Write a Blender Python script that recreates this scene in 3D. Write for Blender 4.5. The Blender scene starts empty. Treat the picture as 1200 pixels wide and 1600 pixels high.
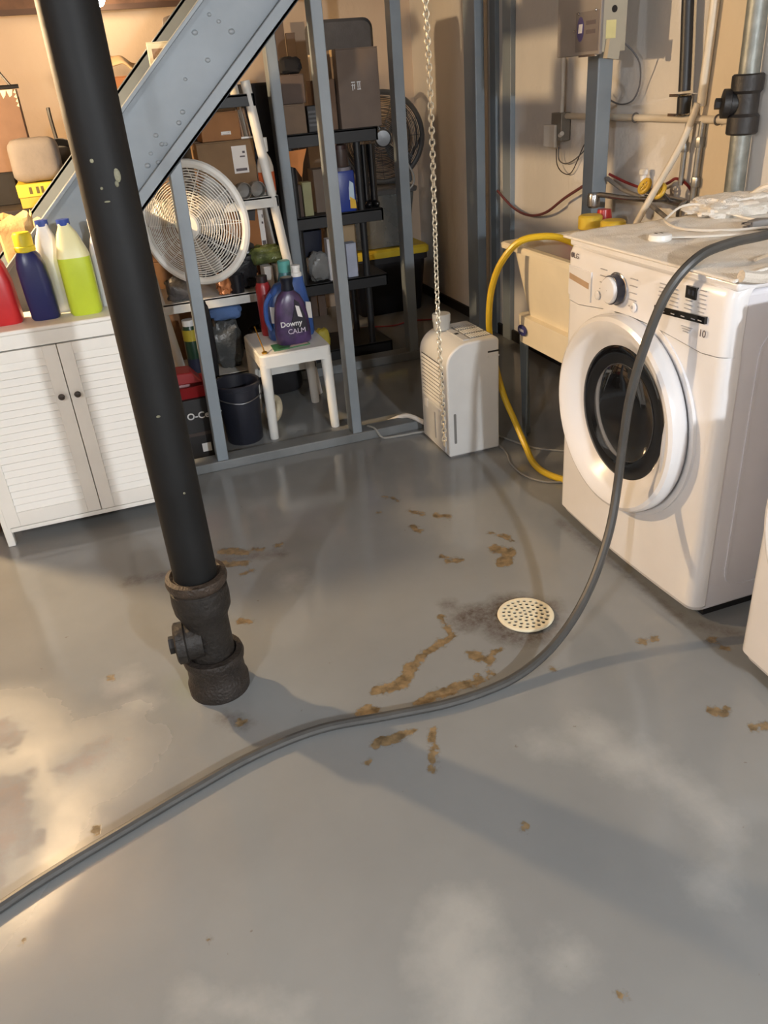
import bpy, math, random
import numpy as np
from mathutils import Vector, Matrix, noise
R = math.radians
SC = bpy.context.scene
COL = SC.collection
random.seed(7)

# ------------------------------------------------------------------ camera, world, lights, exposure
cam_d = bpy.data.cameras.new('camera'); cam = bpy.data.objects.new('camera', cam_d); COL.objects.link(cam)
cam_d.sensor_fit = 'VERTICAL'; cam_d.sensor_height = 36.0; cam_d.lens = 36.0 * 1240 / 1600
cam_d.clip_start = 0.02
_y, _p, _r = R(17.15), R(28.65), R(-4.82)
_f = Vector((math.sin(_y) * math.cos(_p), math.cos(_y) * math.cos(_p), -math.sin(_p)))
_rt = Vector((math.cos(_y), -math.sin(_y), 0)); _up = _rt.cross(_f)
_rt2 = _rt * math.cos(_r) + _up * math.sin(_r); _up2 = -_rt * math.sin(_r) + _up * math.cos(_r)
cam.matrix_world = Matrix(((_rt2.x, _up2.x, -_f.x, 0), (_rt2.y, _up2.y, -_f.y, 0), (_rt2.z, _up2.z, -_f.z, 1.46), (0, 0, 0, 1)))
SC.camera = cam

wd = bpy.data.worlds.new('world'); SC.world = wd; wd.use_nodes = True
wd.node_tree.nodes['Background'].inputs[0].default_value = (0.9, 0.95, 1.0, 1)
wd.node_tree.nodes['Background'].inputs[1].default_value = 0.02
SC.view_settings.view_transform = 'Standard'; SC.view_settings.look = 'None'
SC.view_settings.exposure = 0.0; SC.view_settings.gamma = 1.0; SC.view_settings.use_curve_mapping = False

# bulbs of the basement: position, colour, watts, radius
LAMPS = [
    ((-1.10, 3.34, 1.75), (1.0, 0.69, 0.38), 230, 0.036, 'bare warm bulb hanging low over the foot of the stairs'),
    ((0.98, -2.20, 2.03), (0.92, 0.96, 1.0), 410, 0.055, 'bare white bulb hanging over the open floor near the washer'),
    ((-1.30, -0.30, 1.96), (0.93, 0.96, 1.0), 105, 0.040, 'bare bulb hanging over the floor in front of the louvered cabinet'),
    ((0.273, 5.38, 1.95), (1.0, 0.74, 0.46), 7, 0.036, 'lit bulb under the brown beam at the back wall'),
]

# ------------------------------------------------------------------ helpers
def lin(c):
    o = []
    for v in c[:3]:
        v /= 255.0
        o.append(v / 12.92 if v <= .04045 else ((v + .055) / 1.055) ** 2.4)
    return (*o, 1.0)

_mats = {}
def M(name, rgb, rough=.5, metal=0., var=.10, scale=9., bump=0., coat=0., trans=0., alpha=1., spec=.5, emit=0., bscale=None):
    if name in _mats: return _mats[name]
    m = bpy.data.materials.new(name); m.use_nodes = True; _mats[name] = m
    nt = m.node_tree; N = nt.nodes; L = nt.links; b = N['Principled BSDF']
    c = lin(rgb)
    tc = N.new('ShaderNodeTexCoord'); nz = N.new('ShaderNodeTexNoise')
    nz.inputs['Scale'].default_value = scale; nz.inputs['Detail'].default_value = 5
    L.new(tc.outputs['Object'], nz.inputs['Vector'])
    rp = N.new('ShaderNodeValToRGB'); rp.color_ramp.elements[0].position = .3; rp.color_ramp.elements[1].position = .7
    rp.color_ramp.elements[0].color = (*[x * (1 - var) for x in c[:3]], 1)
    rp.color_ramp.elements[1].color = (*[min(1, x * (1 + var)) for x in c[:3]], 1)
    L.new(nz.outputs['Fac'], rp.inputs['Fac']); L.new(rp.outputs['Color'], b.inputs['Base Color'])
    b.inputs['Roughness'].default_value = rough; b.inputs['Metallic'].default_value = metal
    b.inputs['Specular IOR Level'].default_value = spec
    b.inputs['Coat Weight'].default_value = coat; b.inputs['Transmission Weight'].default_value = trans
    b.inputs['Alpha'].default_value = alpha
    if emit:
        b.inputs['Emission Color'].default_value = c; b.inputs['Emission Strength'].default_value = emit
    if bump:
        n2 = N.new('ShaderNodeTexNoise'); n2.inputs['Scale'].default_value = bscale or scale * 6; n2.inputs['Detail'].default_value = 4
        L.new(tc.outputs['Object'], n2.inputs['Vector'])
        bp = N.new('ShaderNodeBump'); bp.inputs['Strength'].default_value = bump; bp.inputs['Distance'].default_value = .01
        L.new(n2.outputs['Fac'], bp.inputs['Height']); L.new(bp.outputs['Normal'], b.inputs['Normal'])
    return m

class MB:
    def __init__(s): s.v = []; s.f = []
    def add(s, vs, fs):
        k = len(s.v); s.v += [tuple(v) for v in vs]; s.f += [tuple(i + k for i in f) for f in fs]; return s
    def box(s, x0, x1, y0, y1, z0, z1):
        return s.add([(x0,y0,z0),(x1,y0,z0),(x1,y1,z0),(x0,y1,z0),(x0,y0,z1),(x1,y0,z1),(x1,y1,z1),(x0,y1,z1)],
                     [(3,2,1,0),(4,5,6,7),(0,1,5,4),(1,2,6,5),(2,3,7,6),(3,0,4,7)])
    def obox(s, c, h, rot):
        c = Vector(c); vs = []
        for z in (-1, 1):
            for x, y in ((-1,-1),(1,-1),(1,1),(-1,1)): vs.append(c + rot @ Vector((x*h[0], y*h[1], z*h[2])))
        return s.add(vs, [(3,2,1,0),(4,5,6,7),(0,1,5,4),(1,2,6,5),(2,3,7,6),(3,0,4,7)])
    def loft(s, rings, cap0=True, cap1=True, closed=True):
        n = len(rings[0]); vs = [p for r in rings for p in r]; fs = []
        for i in range(len(rings) - 1):
            for j in range(n if closed else n - 1):
                k = (j + 1) % n
                fs.append((i*n+j, i*n+k, (i+1)*n+k, (i+1)*n+j))
        if cap0: fs.append(tuple(range(n - 1, -1, -1)))
        if cap1: fs.append(tuple((len(rings)-1)*n + j for j in range(n)))
        return s.add(vs, fs)
    def lathe(s, prof, o=(0,0,0), axis=(0,0,1), n=24, cap0=True, cap1=True):
        o = Vector(o); a = Vector(axis).normalized(); u = a.orthogonal().normalized(); w = a.cross(u)
        return s.loft([[o + a*h + (u*math.cos(t) + w*math.sin(t))*max(r, 1e-5) for t in [2*math.pi*j/n for j in range(n)]] for r, h in prof], cap0, cap1)
    def cyl(s, p0, p1, r0, r1=None, n=14):
        p0 = Vector(p0); p1 = Vector(p1); d = p1 - p0
        return s.lathe([(r0, 0), (r0 if r1 is None else r1, d.length)], p0, d, n)
    def tube(s, pts, r, n=8, sub=6, taper=None):
        P = spline([Vector(p) for p in pts], sub) if sub > 1 else [Vector(p) for p in pts]
        rings = []; t0 = (P[1]-P[0]).normalized(); u = t0.orthogonal().normalized()
        for i, p in enumerate(P):
            t = (P[min(i+1, len(P)-1)] - P[max(i-1, 0)]).normalized()
            u = (u - t * u.dot(t)).normalized(); w = t.cross(u)
            rr = r if taper is None else r * (1 + (taper - 1) * i / (len(P) - 1))
            rings.append([p + (u*math.cos(a) + w*math.sin(a))*rr for a in [2*math.pi*j/n for j in range(n)]])
        return s.loft(rings)
    def prism(s, poly, ax, a0, a1):
        def mk(p, a): return {'y': (p[0], a, p[1]), 'x': (a, p[0], p[1]), 'z': (p[0], p[1], a)}[ax]
        return s.loft([[mk(p, a0) for p in poly], [mk(p, a1) for p in poly]])
    def torus(s, c, R_, r, axis=(0,0,1), n=32, m=8, sx=1.):
        c = Vector(c); a = Vector(axis).normalized(); u = a.orthogonal().normalized(); w = a.cross(u)
        vs = []; fs = []
        for i in range(n):
            t = 2*math.pi*i/n; d = u*math.cos(t)*sx + w*math.sin(t)
            dn = d.normalized()
            for j in range(m):
                q = 2*math.pi*j/m; vs.append(c + d*R_ + dn*r*math.cos(q) + a*r*math.sin(q))
        for i in range(n):
            for j in range(m):
                fs.append((i*m+j, ((i+1)%n)*m+j, ((i+1)%n)*m+(j+1)%m, i*m+(j+1)%m))
        return s.add(vs, fs)
    def sphere(s, c, r, n=16, m=10, sc=(1,1,1)):
        return s.loft([[(c[0]+sc[0]*r*math.sin(p)*math.cos(t), c[1]+sc[1]*r*math.sin(p)*math.sin(t), c[2]-sc[2]*r*math.cos(p))
                        for t in [2*math.pi*j/n for j in range(n)]] for p in [max(.02, min(math.pi-.02, math.pi*i/m)) for i in range(m+1)]])
    def grid(s, fn, nu, nv):
        vs = [fn(i/nu, j/nv) for i in range(nu+1) for j in range(nv+1)]
        return s.add(vs, [(i*(nv+1)+j, (i+1)*(nv+1)+j, (i+1)*(nv+1)+j+1, i*(nv+1)+j+1) for i in range(nu) for j in range(nv)])

def spline(P, sub):
    out = []
    for i in range(len(P) - 1):
        p0 = P[max(i-1, 0)]; p1 = P[i]; p2 = P[i+1]; p3 = P[min(i+2, len(P)-1)]
        for k in range(sub):
            t = k / sub
            out.append(.5*((2*p1) + (p2-p0)*t + (2*p0-5*p1+4*p2-p3)*t*t + (3*p1-p0-3*p2+p3)*t**3))
    out.append(P[-1]); return out

_org = {}
def set_tags(o, label=None, cat=None, group=None, kind=None):
    for k, v in (('label', label), ('category', cat), ('group', group), ('kind', kind)):
        if v: o[k] = v
    return o
def thing(name, label, cat, loc=(0,0,0), rz=0., group=None, kind=None):
    o = bpy.data.objects.new(name, None); o.empty_display_size = .05; COL.objects.link(o)
    o.location = loc; o.rotation_euler = (0, 0, rz); _org[o.name] = (Vector(loc), rz)
    return set_tags(o, label, cat, group, kind)
def build(mb, name, mat, parent=None, local=False, bevel=0., seg=2, smooth=35., solid=0., label=None, kind=None, mesh=None):
    """one mesh object; the points are world points unless local is set"""
    if parent is not None: org, rz = _org[parent.name]
    else: org, rz = Vector((0,0,0)), 0.
    if mesh is None:
        mesh = bpy.data.meshes.new(name)
        if parent is not None and not local:
            inv = Matrix.Rotation(-rz, 3, 'Z'); vs = [tuple(inv @ (Vector(v) - org)) for v in mb.v]
        else: vs = mb.v
        mesh.from_pydata(vs, [], mb.f); mesh.materials.append(mat); mesh.validate(); mesh.update()
        if smooth:
            mesh.shade_smooth()
            mesh.set_sharp_from_angle(angle=R(smooth))
    o = bpy.data.objects.new(name, mesh); COL.objects.link(o)
    if parent is not None: o.parent = parent
    _org[o.name] = (org, rz)
    if solid:
        md = o.modifiers.new('solid', 'SOLIDIFY'); md.thickness = solid
    if bevel:
        md = o.modifiers.new('bevel', 'BEVEL'); md.width = bevel; md.segments = seg; md.limit_method = 'ANGLE'; md.angle_limit = R(35)
    if label: o['label'] = label
    if kind: o['kind'] = kind
    return o
def single(mb, name, mat, label, cat, group=None, loc=None, **k):
    """a thing that is one mesh; its origin goes to loc"""
    if loc is not None:
        loc = Vector(loc); mb.v = [tuple(Vector(v) - loc) for v in mb.v]
    o = build(mb, name, mat, **k)
    if loc is not None: o.location = loc; _org[o.name] = (loc, 0.)
    return set_tags(o, label, cat, group)
def box(*a): return MB().box(*a)
def dup(o, parent=None):
    c = o.copy(); COL.objects.link(c); _org[c.name] = _org.get(o.name, (Vector((0,0,0)), 0.))
    if parent is not None: c.parent = parent
    for ch in list(o.children): dup(ch, c)
    return c
def rrect(w, h, r, n=5):
    out = []
    for cx, cy, a in ((w-r, h-r, 0), (-w+r, h-r, 90), (-w+r, -h+r, 180), (w-r, -h+r, 270)):
        for k in range(n + 1):
            t = R(a + 90*k/n); out.append((cx + r*math.cos(t), cy + r*math.sin(t)))
    return out
def blob(c, h, amp=.15, seed=0, n=28, m=16, power=.6, fr=2.2, flat=True):
    """a crumpled soft body; h = half sizes"""
    mb = MB(); rings = []
    sg = lambda v, p: math.copysign(abs(v)**p, v)
    for i in range(m + 1):
        ph = max(.03, min(math.pi-.03, math.pi*i/m)); ring = []
        for j in range(n):
            t = 2*math.pi*j/n
            p = Vector((sg(math.sin(ph), power)*sg(math.cos(t), power), sg(math.sin(ph), power)*sg(math.sin(t), power), -sg(math.cos(ph), power)))
            d = 1 + amp*noise.fractal(p*fr + Vector((seed*3.1, seed, 0)), 1., 2., 3)
            q = Vector((p.x*h[0], p.y*h[1], p.z*h[2]))*d
            if flat: q.z = max(q.z, -h[2])
            ring.append(q + Vector(c))
        rings.append(ring)
    return mb.loft(rings)
def lettering(txt, size, mat, parent, mtx, depth=.0006, name='lettering', shear=0., bold=0.):
    cu = bpy.data.curves.new(name, 'FONT'); cu.body = txt; cu.size = size; cu.extrude = depth; cu.align_x = 'CENTER'; cu.align_y = 'CENTER'
    cu.shear = shear; cu.offset = bold; cu.resolution_u = 3
    t = bpy.data.objects.new(name + '_tmp', cu); COL.objects.link(t)
    bpy.context.view_layer.update()
    me = bpy.data.meshes.new_from_object(t.evaluated_get(bpy.context.evaluated_depsgraph_get()))
    bpy.data.objects.remove(t); me.name = name
    org, rz = _org[parent.name]
    me.transform(Matrix.Rotation(-rz, 4, 'Z') @ Matrix.Translation(-org) @ mtx); me.materials.clear(); me.materials.append(mat)
    o = bpy.data.objects.new(name, me); COL.objects.link(o); o.parent = parent; _org[o.name] = (org, rz)
    return o
# lettering planes: text facing -y, and text facing -x (reads along -y)
def face_my(x, y, z): return Matrix.Translation((x, y, z)) @ Matrix.Rotation(R(90), 4, 'X')
def face_mx(x, y, z): return Matrix.Translation((x, y, z)) @ Matrix.Rotation(R(-90), 4, 'Z') @ Matrix.Rotation(R(90), 4, 'X')

# ------------------------------------------------------------------ lamps (bulb, socket, cord and its own light)
CEIL = 2.16
def bulb_lamp(p, col, w, r, label):
    t = thing('light_bulb', label, 'lamp', (p[0], p[1], CEIL))
    x, y, z = p
    me = bpy.data.materials.new('lit_bulb'); me.use_nodes = True; nt = me.node_tree; nt.nodes.clear()
    em = nt.nodes.new('ShaderNodeEmission'); em.inputs[0].default_value = (*col, 1); out = nt.nodes.new('ShaderNodeOutputMaterial')
    em.inputs[1].default_value = w / (math.pi * 4 * math.pi * r * r)      # watts spread over the glass
    nt.links.new(em.outputs[0], out.inputs[0])
    build(MB().sphere((x, y, z), r, 12, 8, (1, 1, 1.1)), 'bulb', me, t)
    build(MB().lathe([(.018, .045), (.022, .05), (.022, .09), (.012, .10)], p, n=16), 'socket', M('black_plastic', (22, 22, 24), .45), t)
    build(MB().cyl((x, y, z+.1), (x, y, CEIL), .004, n=6), 'cord', M('black_plastic', (22, 22, 24)), t)
    return t

# ------------------------------------------------------------------ floor
def cap_sdf(X, Y, poly):
    d = np.full(X.shape, 9.)
    for pts, r in poly:
        if len(pts) == 1: pts = [pts[0], (pts[0][0]+1e-4, pts[0][1])]
        for (ax, ay), (bx, by) in zip(pts[:-1], pts[1:]):
            vx, vy = bx-ax, by-ay; h = np.clip(((X-ax)*vx + (Y-ay)*vy)/(vx*vx+vy*vy), 0, 1)
            d = np.minimum(d, np.hypot(X-ax-vx*h, Y-ay-vy*h) - r)
    return d
# outlines of peeled, grimy and chalky spots of the floor paint: centre lines (m) and half widths
PEEL = [([(0.434, 1.606), (0.499, 1.605), (0.547, 1.656)], 0.018), ([(0.547, 1.656), (0.601, 1.693), (0.674, 1.724), (0.717, 1.747)], 0.0124), ([(0.385, 1.541)], 0.0252), ([(0.523, 1.498), (0.56, 1.535)], 0.0175), ([(0.56, 1.535), (0.628, 1.529), (0.712, 1.537)], 0.0138), ([(0.731, 1.636), (0.76, 1.604)], 0.0168), ([(0.763, 1.609), (0.813, 1.63)], 0.0083), ([(0.744, 1.551)], 0.0122), ([(0.373, 1.426), (0.408, 1.42), (0.453, 1.43)], 0.0148), ([(0.513, 1.408), (0.5, 1.37)], 0.0075), ([(0.49, 1.34), (0.47, 1.293)], 0.009), ([(1.048, 2.122), (1.08, 2.088), (1.031, 2.03)], 0.023), ([(0.901, 2.116)], 0.0151), ([(0.868, 2.123), (0.863, 2.167)], 0.0075), ([(0.848, 2.402), (0.855, 2.357)], 0.0109), ([(0.881, 2.523), (0.914, 2.472)], 0.0085), ([(0.955, 2.445), (0.991, 2.405)], 0.0111), ([(1.077, 2.23), (1.117, 2.185), (1.121, 2.143)], 0.0079), ([(1.191, 1.491), (1.232, 1.488)], 0.0105), ([(1.191, 1.182), (1.211, 1.173)], 0.0148), ([(1.236, 1.094), (1.269, 1.089)], 0.0126), ([(0.156, 2.544), (0.242, 2.502)], 0.0187), ([(0.142, 2.456), (0.227, 2.424)], 0.0156), ([(0.268, 2.514), (0.299, 2.493)], 0.008), ([(0.2, 2.36), (0.232, 2.366)], 0.0076), ([(0.345, 2.485), (0.371, 2.497)], 0.008), ([(0.587, 1.056)], 0.0081), ([(0.066, 1.636)], 0.0116), ([(-0.257, 1.982)], 0.0106), ([(0.356, 1.533), (0.47, 1.503)], 0.0058), ([(0.909, 1.491)], 0.0101), ([(0.144, 2.092), (0.174, 2.067)], 0.0069), ([(0.723, 1.838), (0.715, 1.772)], 0.0068), ([(0.832, 2.678), (0.876, 2.613)], 0.0059), ([(0.766, 2.565)], 0.0057), ([(1.377, 1.43), (1.379, 1.366)], 0.0063), ([(0.328, 1.374)], 0.0072), ([(-0.311, 1.427)], 0.0101), ([(-0.46, 1.203)], 0.0029), ([(-0.102, 1.057)], 0.0043), ([(0.57, 0.67)], 0.0039)]
DARK = [([(.93, 1.736)], .125), ([(.87, 1.78), (.80, 1.80)], .06), ([(0.811, 1.797), (0.946, 1.806)], 0.0448), ([(0.878, 1.802), (1.051, 1.756)], 0.0271), ([(0.869, 1.7), (0.98, 1.631)], 0.0131), ([(0.136, 2.492), (0.356, 2.431)], 0.0105), ([(0.767, 1.891)], 0.0184), ([(-0.176, 2.485), (0.042, 2.468)], 0.0127), ([(1.376, 1.497), (1.45, 1.412)], 0.0086), ([(1.34, 2.19), (1.363, 1.537)], 0.0053), ([(0.026, 1.68), (0.069, 1.634)], 0.0098)]
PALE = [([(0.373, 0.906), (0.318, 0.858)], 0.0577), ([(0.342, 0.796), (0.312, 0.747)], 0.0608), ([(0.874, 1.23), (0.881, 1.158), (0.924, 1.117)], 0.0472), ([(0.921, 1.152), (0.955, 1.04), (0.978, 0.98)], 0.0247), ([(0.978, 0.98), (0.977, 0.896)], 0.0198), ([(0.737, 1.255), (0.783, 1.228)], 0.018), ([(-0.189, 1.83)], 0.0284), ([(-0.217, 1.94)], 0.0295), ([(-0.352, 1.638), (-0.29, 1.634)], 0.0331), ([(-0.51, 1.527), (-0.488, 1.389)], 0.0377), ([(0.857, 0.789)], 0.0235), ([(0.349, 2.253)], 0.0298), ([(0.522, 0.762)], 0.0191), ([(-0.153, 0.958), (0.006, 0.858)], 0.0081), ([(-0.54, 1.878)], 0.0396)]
WORN = [([(-.62, 1.36), (-.52, 1.50), (-.53, 1.62)], .062), ([(-.56, 1.86)], .05), ([(-.36, 1.66), (-.28, 1.68)], .02)]
def make_floor():
    xs = np.concatenate([np.arange(-3.2, -.9, .23), np.arange(-.9, 2.3, .013), [2.34]])
    ys = np.concatenate([np.arange(-4.76, .1, .27), np.arange(.1, 3.3, .013), np.arange(3.3, 5.95, .2)])
    X, Y = np.meshgrid(xs, ys, indexing='ij'); nx, ny = X.shape
    vs = np.stack([X, Y, np.zeros_like(X)], -1).reshape(-1, 3)
    i, j = np.meshgrid(np.arange(nx-1), np.arange(ny-1), indexing='ij'); a = (i*ny + j).reshape(-1)
    fs = np.stack([a, a+ny, a+ny+1, a+1], -1)
    me = bpy.data.meshes.new('floor'); me.vertices.add(len(vs)); me.vertices.foreach_set('co', vs.astype(np.float32).ravel())
    me.loops.add(fs.size); me.loops.foreach_set('vertex_index', fs.astype(np.int32).ravel())
    me.polygons.add(len(fs)); me.polygons.foreach_set('loop_start', np.arange(0, fs.size, 4, dtype=np.int32))
    me.update(calc_edges=True); me.validate()
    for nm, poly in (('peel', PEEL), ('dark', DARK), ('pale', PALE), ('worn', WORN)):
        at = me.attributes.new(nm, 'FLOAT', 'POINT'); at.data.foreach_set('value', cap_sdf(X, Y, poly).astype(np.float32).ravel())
    m = bpy.data.materials.new('floor_paint'); m.use_nodes = True; nt = m.node_tree; N = nt.nodes; L = nt.links; b = N['Principled BSDF']
    tc = N.new('ShaderNodeTexCoord')
    def nz(scale, det=5, rough=.55):
        n = N.new('ShaderNodeTexNoise'); n.inputs['Scale'].default_value = scale; n.inputs['Detail'].default_value = det
        n.inputs['Roughness'].default_value = rough; L.new(tc.outputs['Object'], n.inputs['Vector']); return n.outputs['Fac']
    def math_(op, a, b_=None, clamp=False):
        n = N.new('ShaderNodeMath'); n.operation = op; n.use_clamp = clamp
        for k, v in enumerate((a, b_)):
            if v is None: continue
            if isinstance(v, (int, float)): n.inputs[k].default_value = v
            else: L.new(v, n.inputs[k])
        return n.outputs[0]
    def mask(attr, amp, scale, soft, off=0.):
        at = N.new('ShaderNodeAttribute'); at.attribute_name = attr
        d = math_('ADD', at.outputs['Fac'], math_('MULTIPLY', math_('SUBTRACT', nz(scale, 6, .65), .5 + off), amp))
        mr = N.new('ShaderNodeMapRange'); mr.inputs[1].default_value = -soft; mr.inputs[2].default_value = soft
        mr.inputs[3].default_value = 1; mr.inputs[4].default_value = 0; L.new(d, mr.inputs[0]); return mr.outputs[0]
    def mix(f, a, b_):
        n = N.new('ShaderNodeMix'); n.data_type = 'RGBA'
        if isinstance(f, float): n.inputs[0].default_value = f
        else: L.new(f, n.inputs[0])
        for k, v in ((6, a), (7, b_)):
            if isinstance(v, tuple): n.inputs[k].default_value = v
            else: L.new(v, n.inputs[k])
        return n.outputs[2]
    rp = N.new('ShaderNodeValToRGB'); L.new(nz(1.7, 6), rp.inputs['Fac'])
    rp.color_ramp.elements[0].position = .32; rp.color_ramp.elements[0].color = lin((121, 124, 125))
    rp.color_ramp.elements[1].position = .7; rp.color_ramp.elements[1].color = lin((133, 136, 137))
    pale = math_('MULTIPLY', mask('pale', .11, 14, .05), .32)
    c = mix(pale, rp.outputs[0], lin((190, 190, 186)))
    dark = math_('MULTIPLY', mask('dark', .07, 22, .028), math_('ADD', math_('MULTIPLY', nz(48, 6, .75), 1.7), -.25), True)
    c = mix(dark, c, lin((70, 56, 46)))
    # small specks of dirt
    sp = N.new('ShaderNodeMapRange'); sp.inputs[1].default_value = .735; sp.inputs[2].default_value = .76; L.new(nz(30, 3), sp.inputs[0])
    c = mix(math_('MULTIPLY', sp.outputs[0], .5), c, lin((96, 84, 70)))
    peel = mask('peel', .075, 30, .0016, .02)
    rim = mask('peel', .075, 30, .007, .02)
    pc = N.new('ShaderNodeValToRGB'); L.new(nz(38, 5), pc.inputs['Fac'])
    pc.color_ramp.elements[0].position = .35; pc.color_ramp.elements[0].color = lin((84, 72, 52))
    pc.color_ramp.elements[1].position = .62; pc.color_ramp.elements[1].color = lin((130, 112, 84))
    c = mix(math_('MULTIPLY', rim, .5), c, lin((74, 64, 50)))
    c = mix(peel, c, pc.outputs[0])
    L.new(c, b.inputs['Base Color'])
    ro = math_('ADD', math_('MULTIPLY', nz(3.2, 5), .10), .065)
    worn = math_('MULTIPLY', mask('worn', .26, 17, .03), math_('ADD', math_('MULTIPLY', nz(26, 6, .75), 1.3), 0.1), True)
    c = mix(math_('MULTIPLY', worn, math_('MULTIPLY', nz(18, 5, .6), .7)), c, lin((168, 140, 120))); L.new(c, b.inputs['Base Color'])
    ro = math_('ADD', ro, math_('MULTIPLY', worn, .45))
    ro = math_('ADD', ro, math_('MULTIPLY', mask('worn', .12, 7, .11, .9), .42))
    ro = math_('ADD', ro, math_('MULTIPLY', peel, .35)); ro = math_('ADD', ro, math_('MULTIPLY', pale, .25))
    L.new(ro, b.inputs['Roughness'])
    bp = N.new('ShaderNodeBump'); bp.inputs['Strength'].default_value = .10; bp.inputs['Distance'].default_value = .01
    hh = math_('ADD', math_('MULTIPLY', nz(7, 3), 1.), math_('MULTIPLY', nz(160, 2), .03))
    hh = math_('SUBTRACT', hh, math_('MULTIPLY', peel, .25)); hh = math_('SUBTRACT', hh, math_('MULTIPLY', math_('MULTIPLY', worn, nz(50, 6, .75)), 1.3))
    L.new(hh, bp.inputs['Height']); L.new(bp.outputs['Normal'], b.inputs['Normal'])
    me.materials.append(m)
    o = bpy.data.objects.new('floor', me); COL.objects.link(o); o['kind'] = 'structure'

# ------------------------------------------------------------------ room shell
def wall_mat(name, c1, c2, c3, bump=.25):
    m = bpy.data.materials.new(name); m.use_nodes = True; nt = m.node_tree; N = nt.nodes; L = nt.links; b = N['Principled BSDF']
    tc = N.new('ShaderNodeTexCoord'); n1 = N.new('ShaderNodeTexNoise'); n1.inputs['Scale'].default_value = 1.6; n1.inputs['Detail'].default_value = 7
    mp = N.new('ShaderNodeMapping'); mp.inputs['Scale'].default_value = (1, 1, .45); L.new(tc.outputs['Object'], mp.inputs[0]); L.new(mp.outputs[0], n1.inputs['Vector'])
    rp = N.new('ShaderNodeValToRGB'); cr = rp.color_ramp
    cr.elements[0].position = .3; cr.elements[0].color = lin(c1); cr.elements[1].position = .7; cr.elements[1].color = lin(c3)
    e = cr.elements.new(.5); e.color = lin(c2)
    L.new(n1.outputs['Fac'], rp.inputs['Fac']); L.new(rp.outputs[0], b.inputs['Base Color']); b.inputs['Roughness'].default_value = .8
    n2 = N.new('ShaderNodeTexNoise'); n2.inputs['Scale'].default_value = 28; n2.inputs['Detail'].default_value = 6; L.new(tc.outputs['Object'], n2.inputs['Vector'])
    bp = N.new('ShaderNodeBump'); bp.inputs['Strength'].default_value = bump; bp.inputs['Distance'].default_value = .01
    L.new(n2.outputs['Fac'], bp.inputs['Height']); L.new(bp.outputs['Normal'], b.inputs['Normal']); return m
def struct(mb, name, mat, **k):
    o = build(mb, name, mat, **k); o['kind'] = 'structure'; return o
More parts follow.
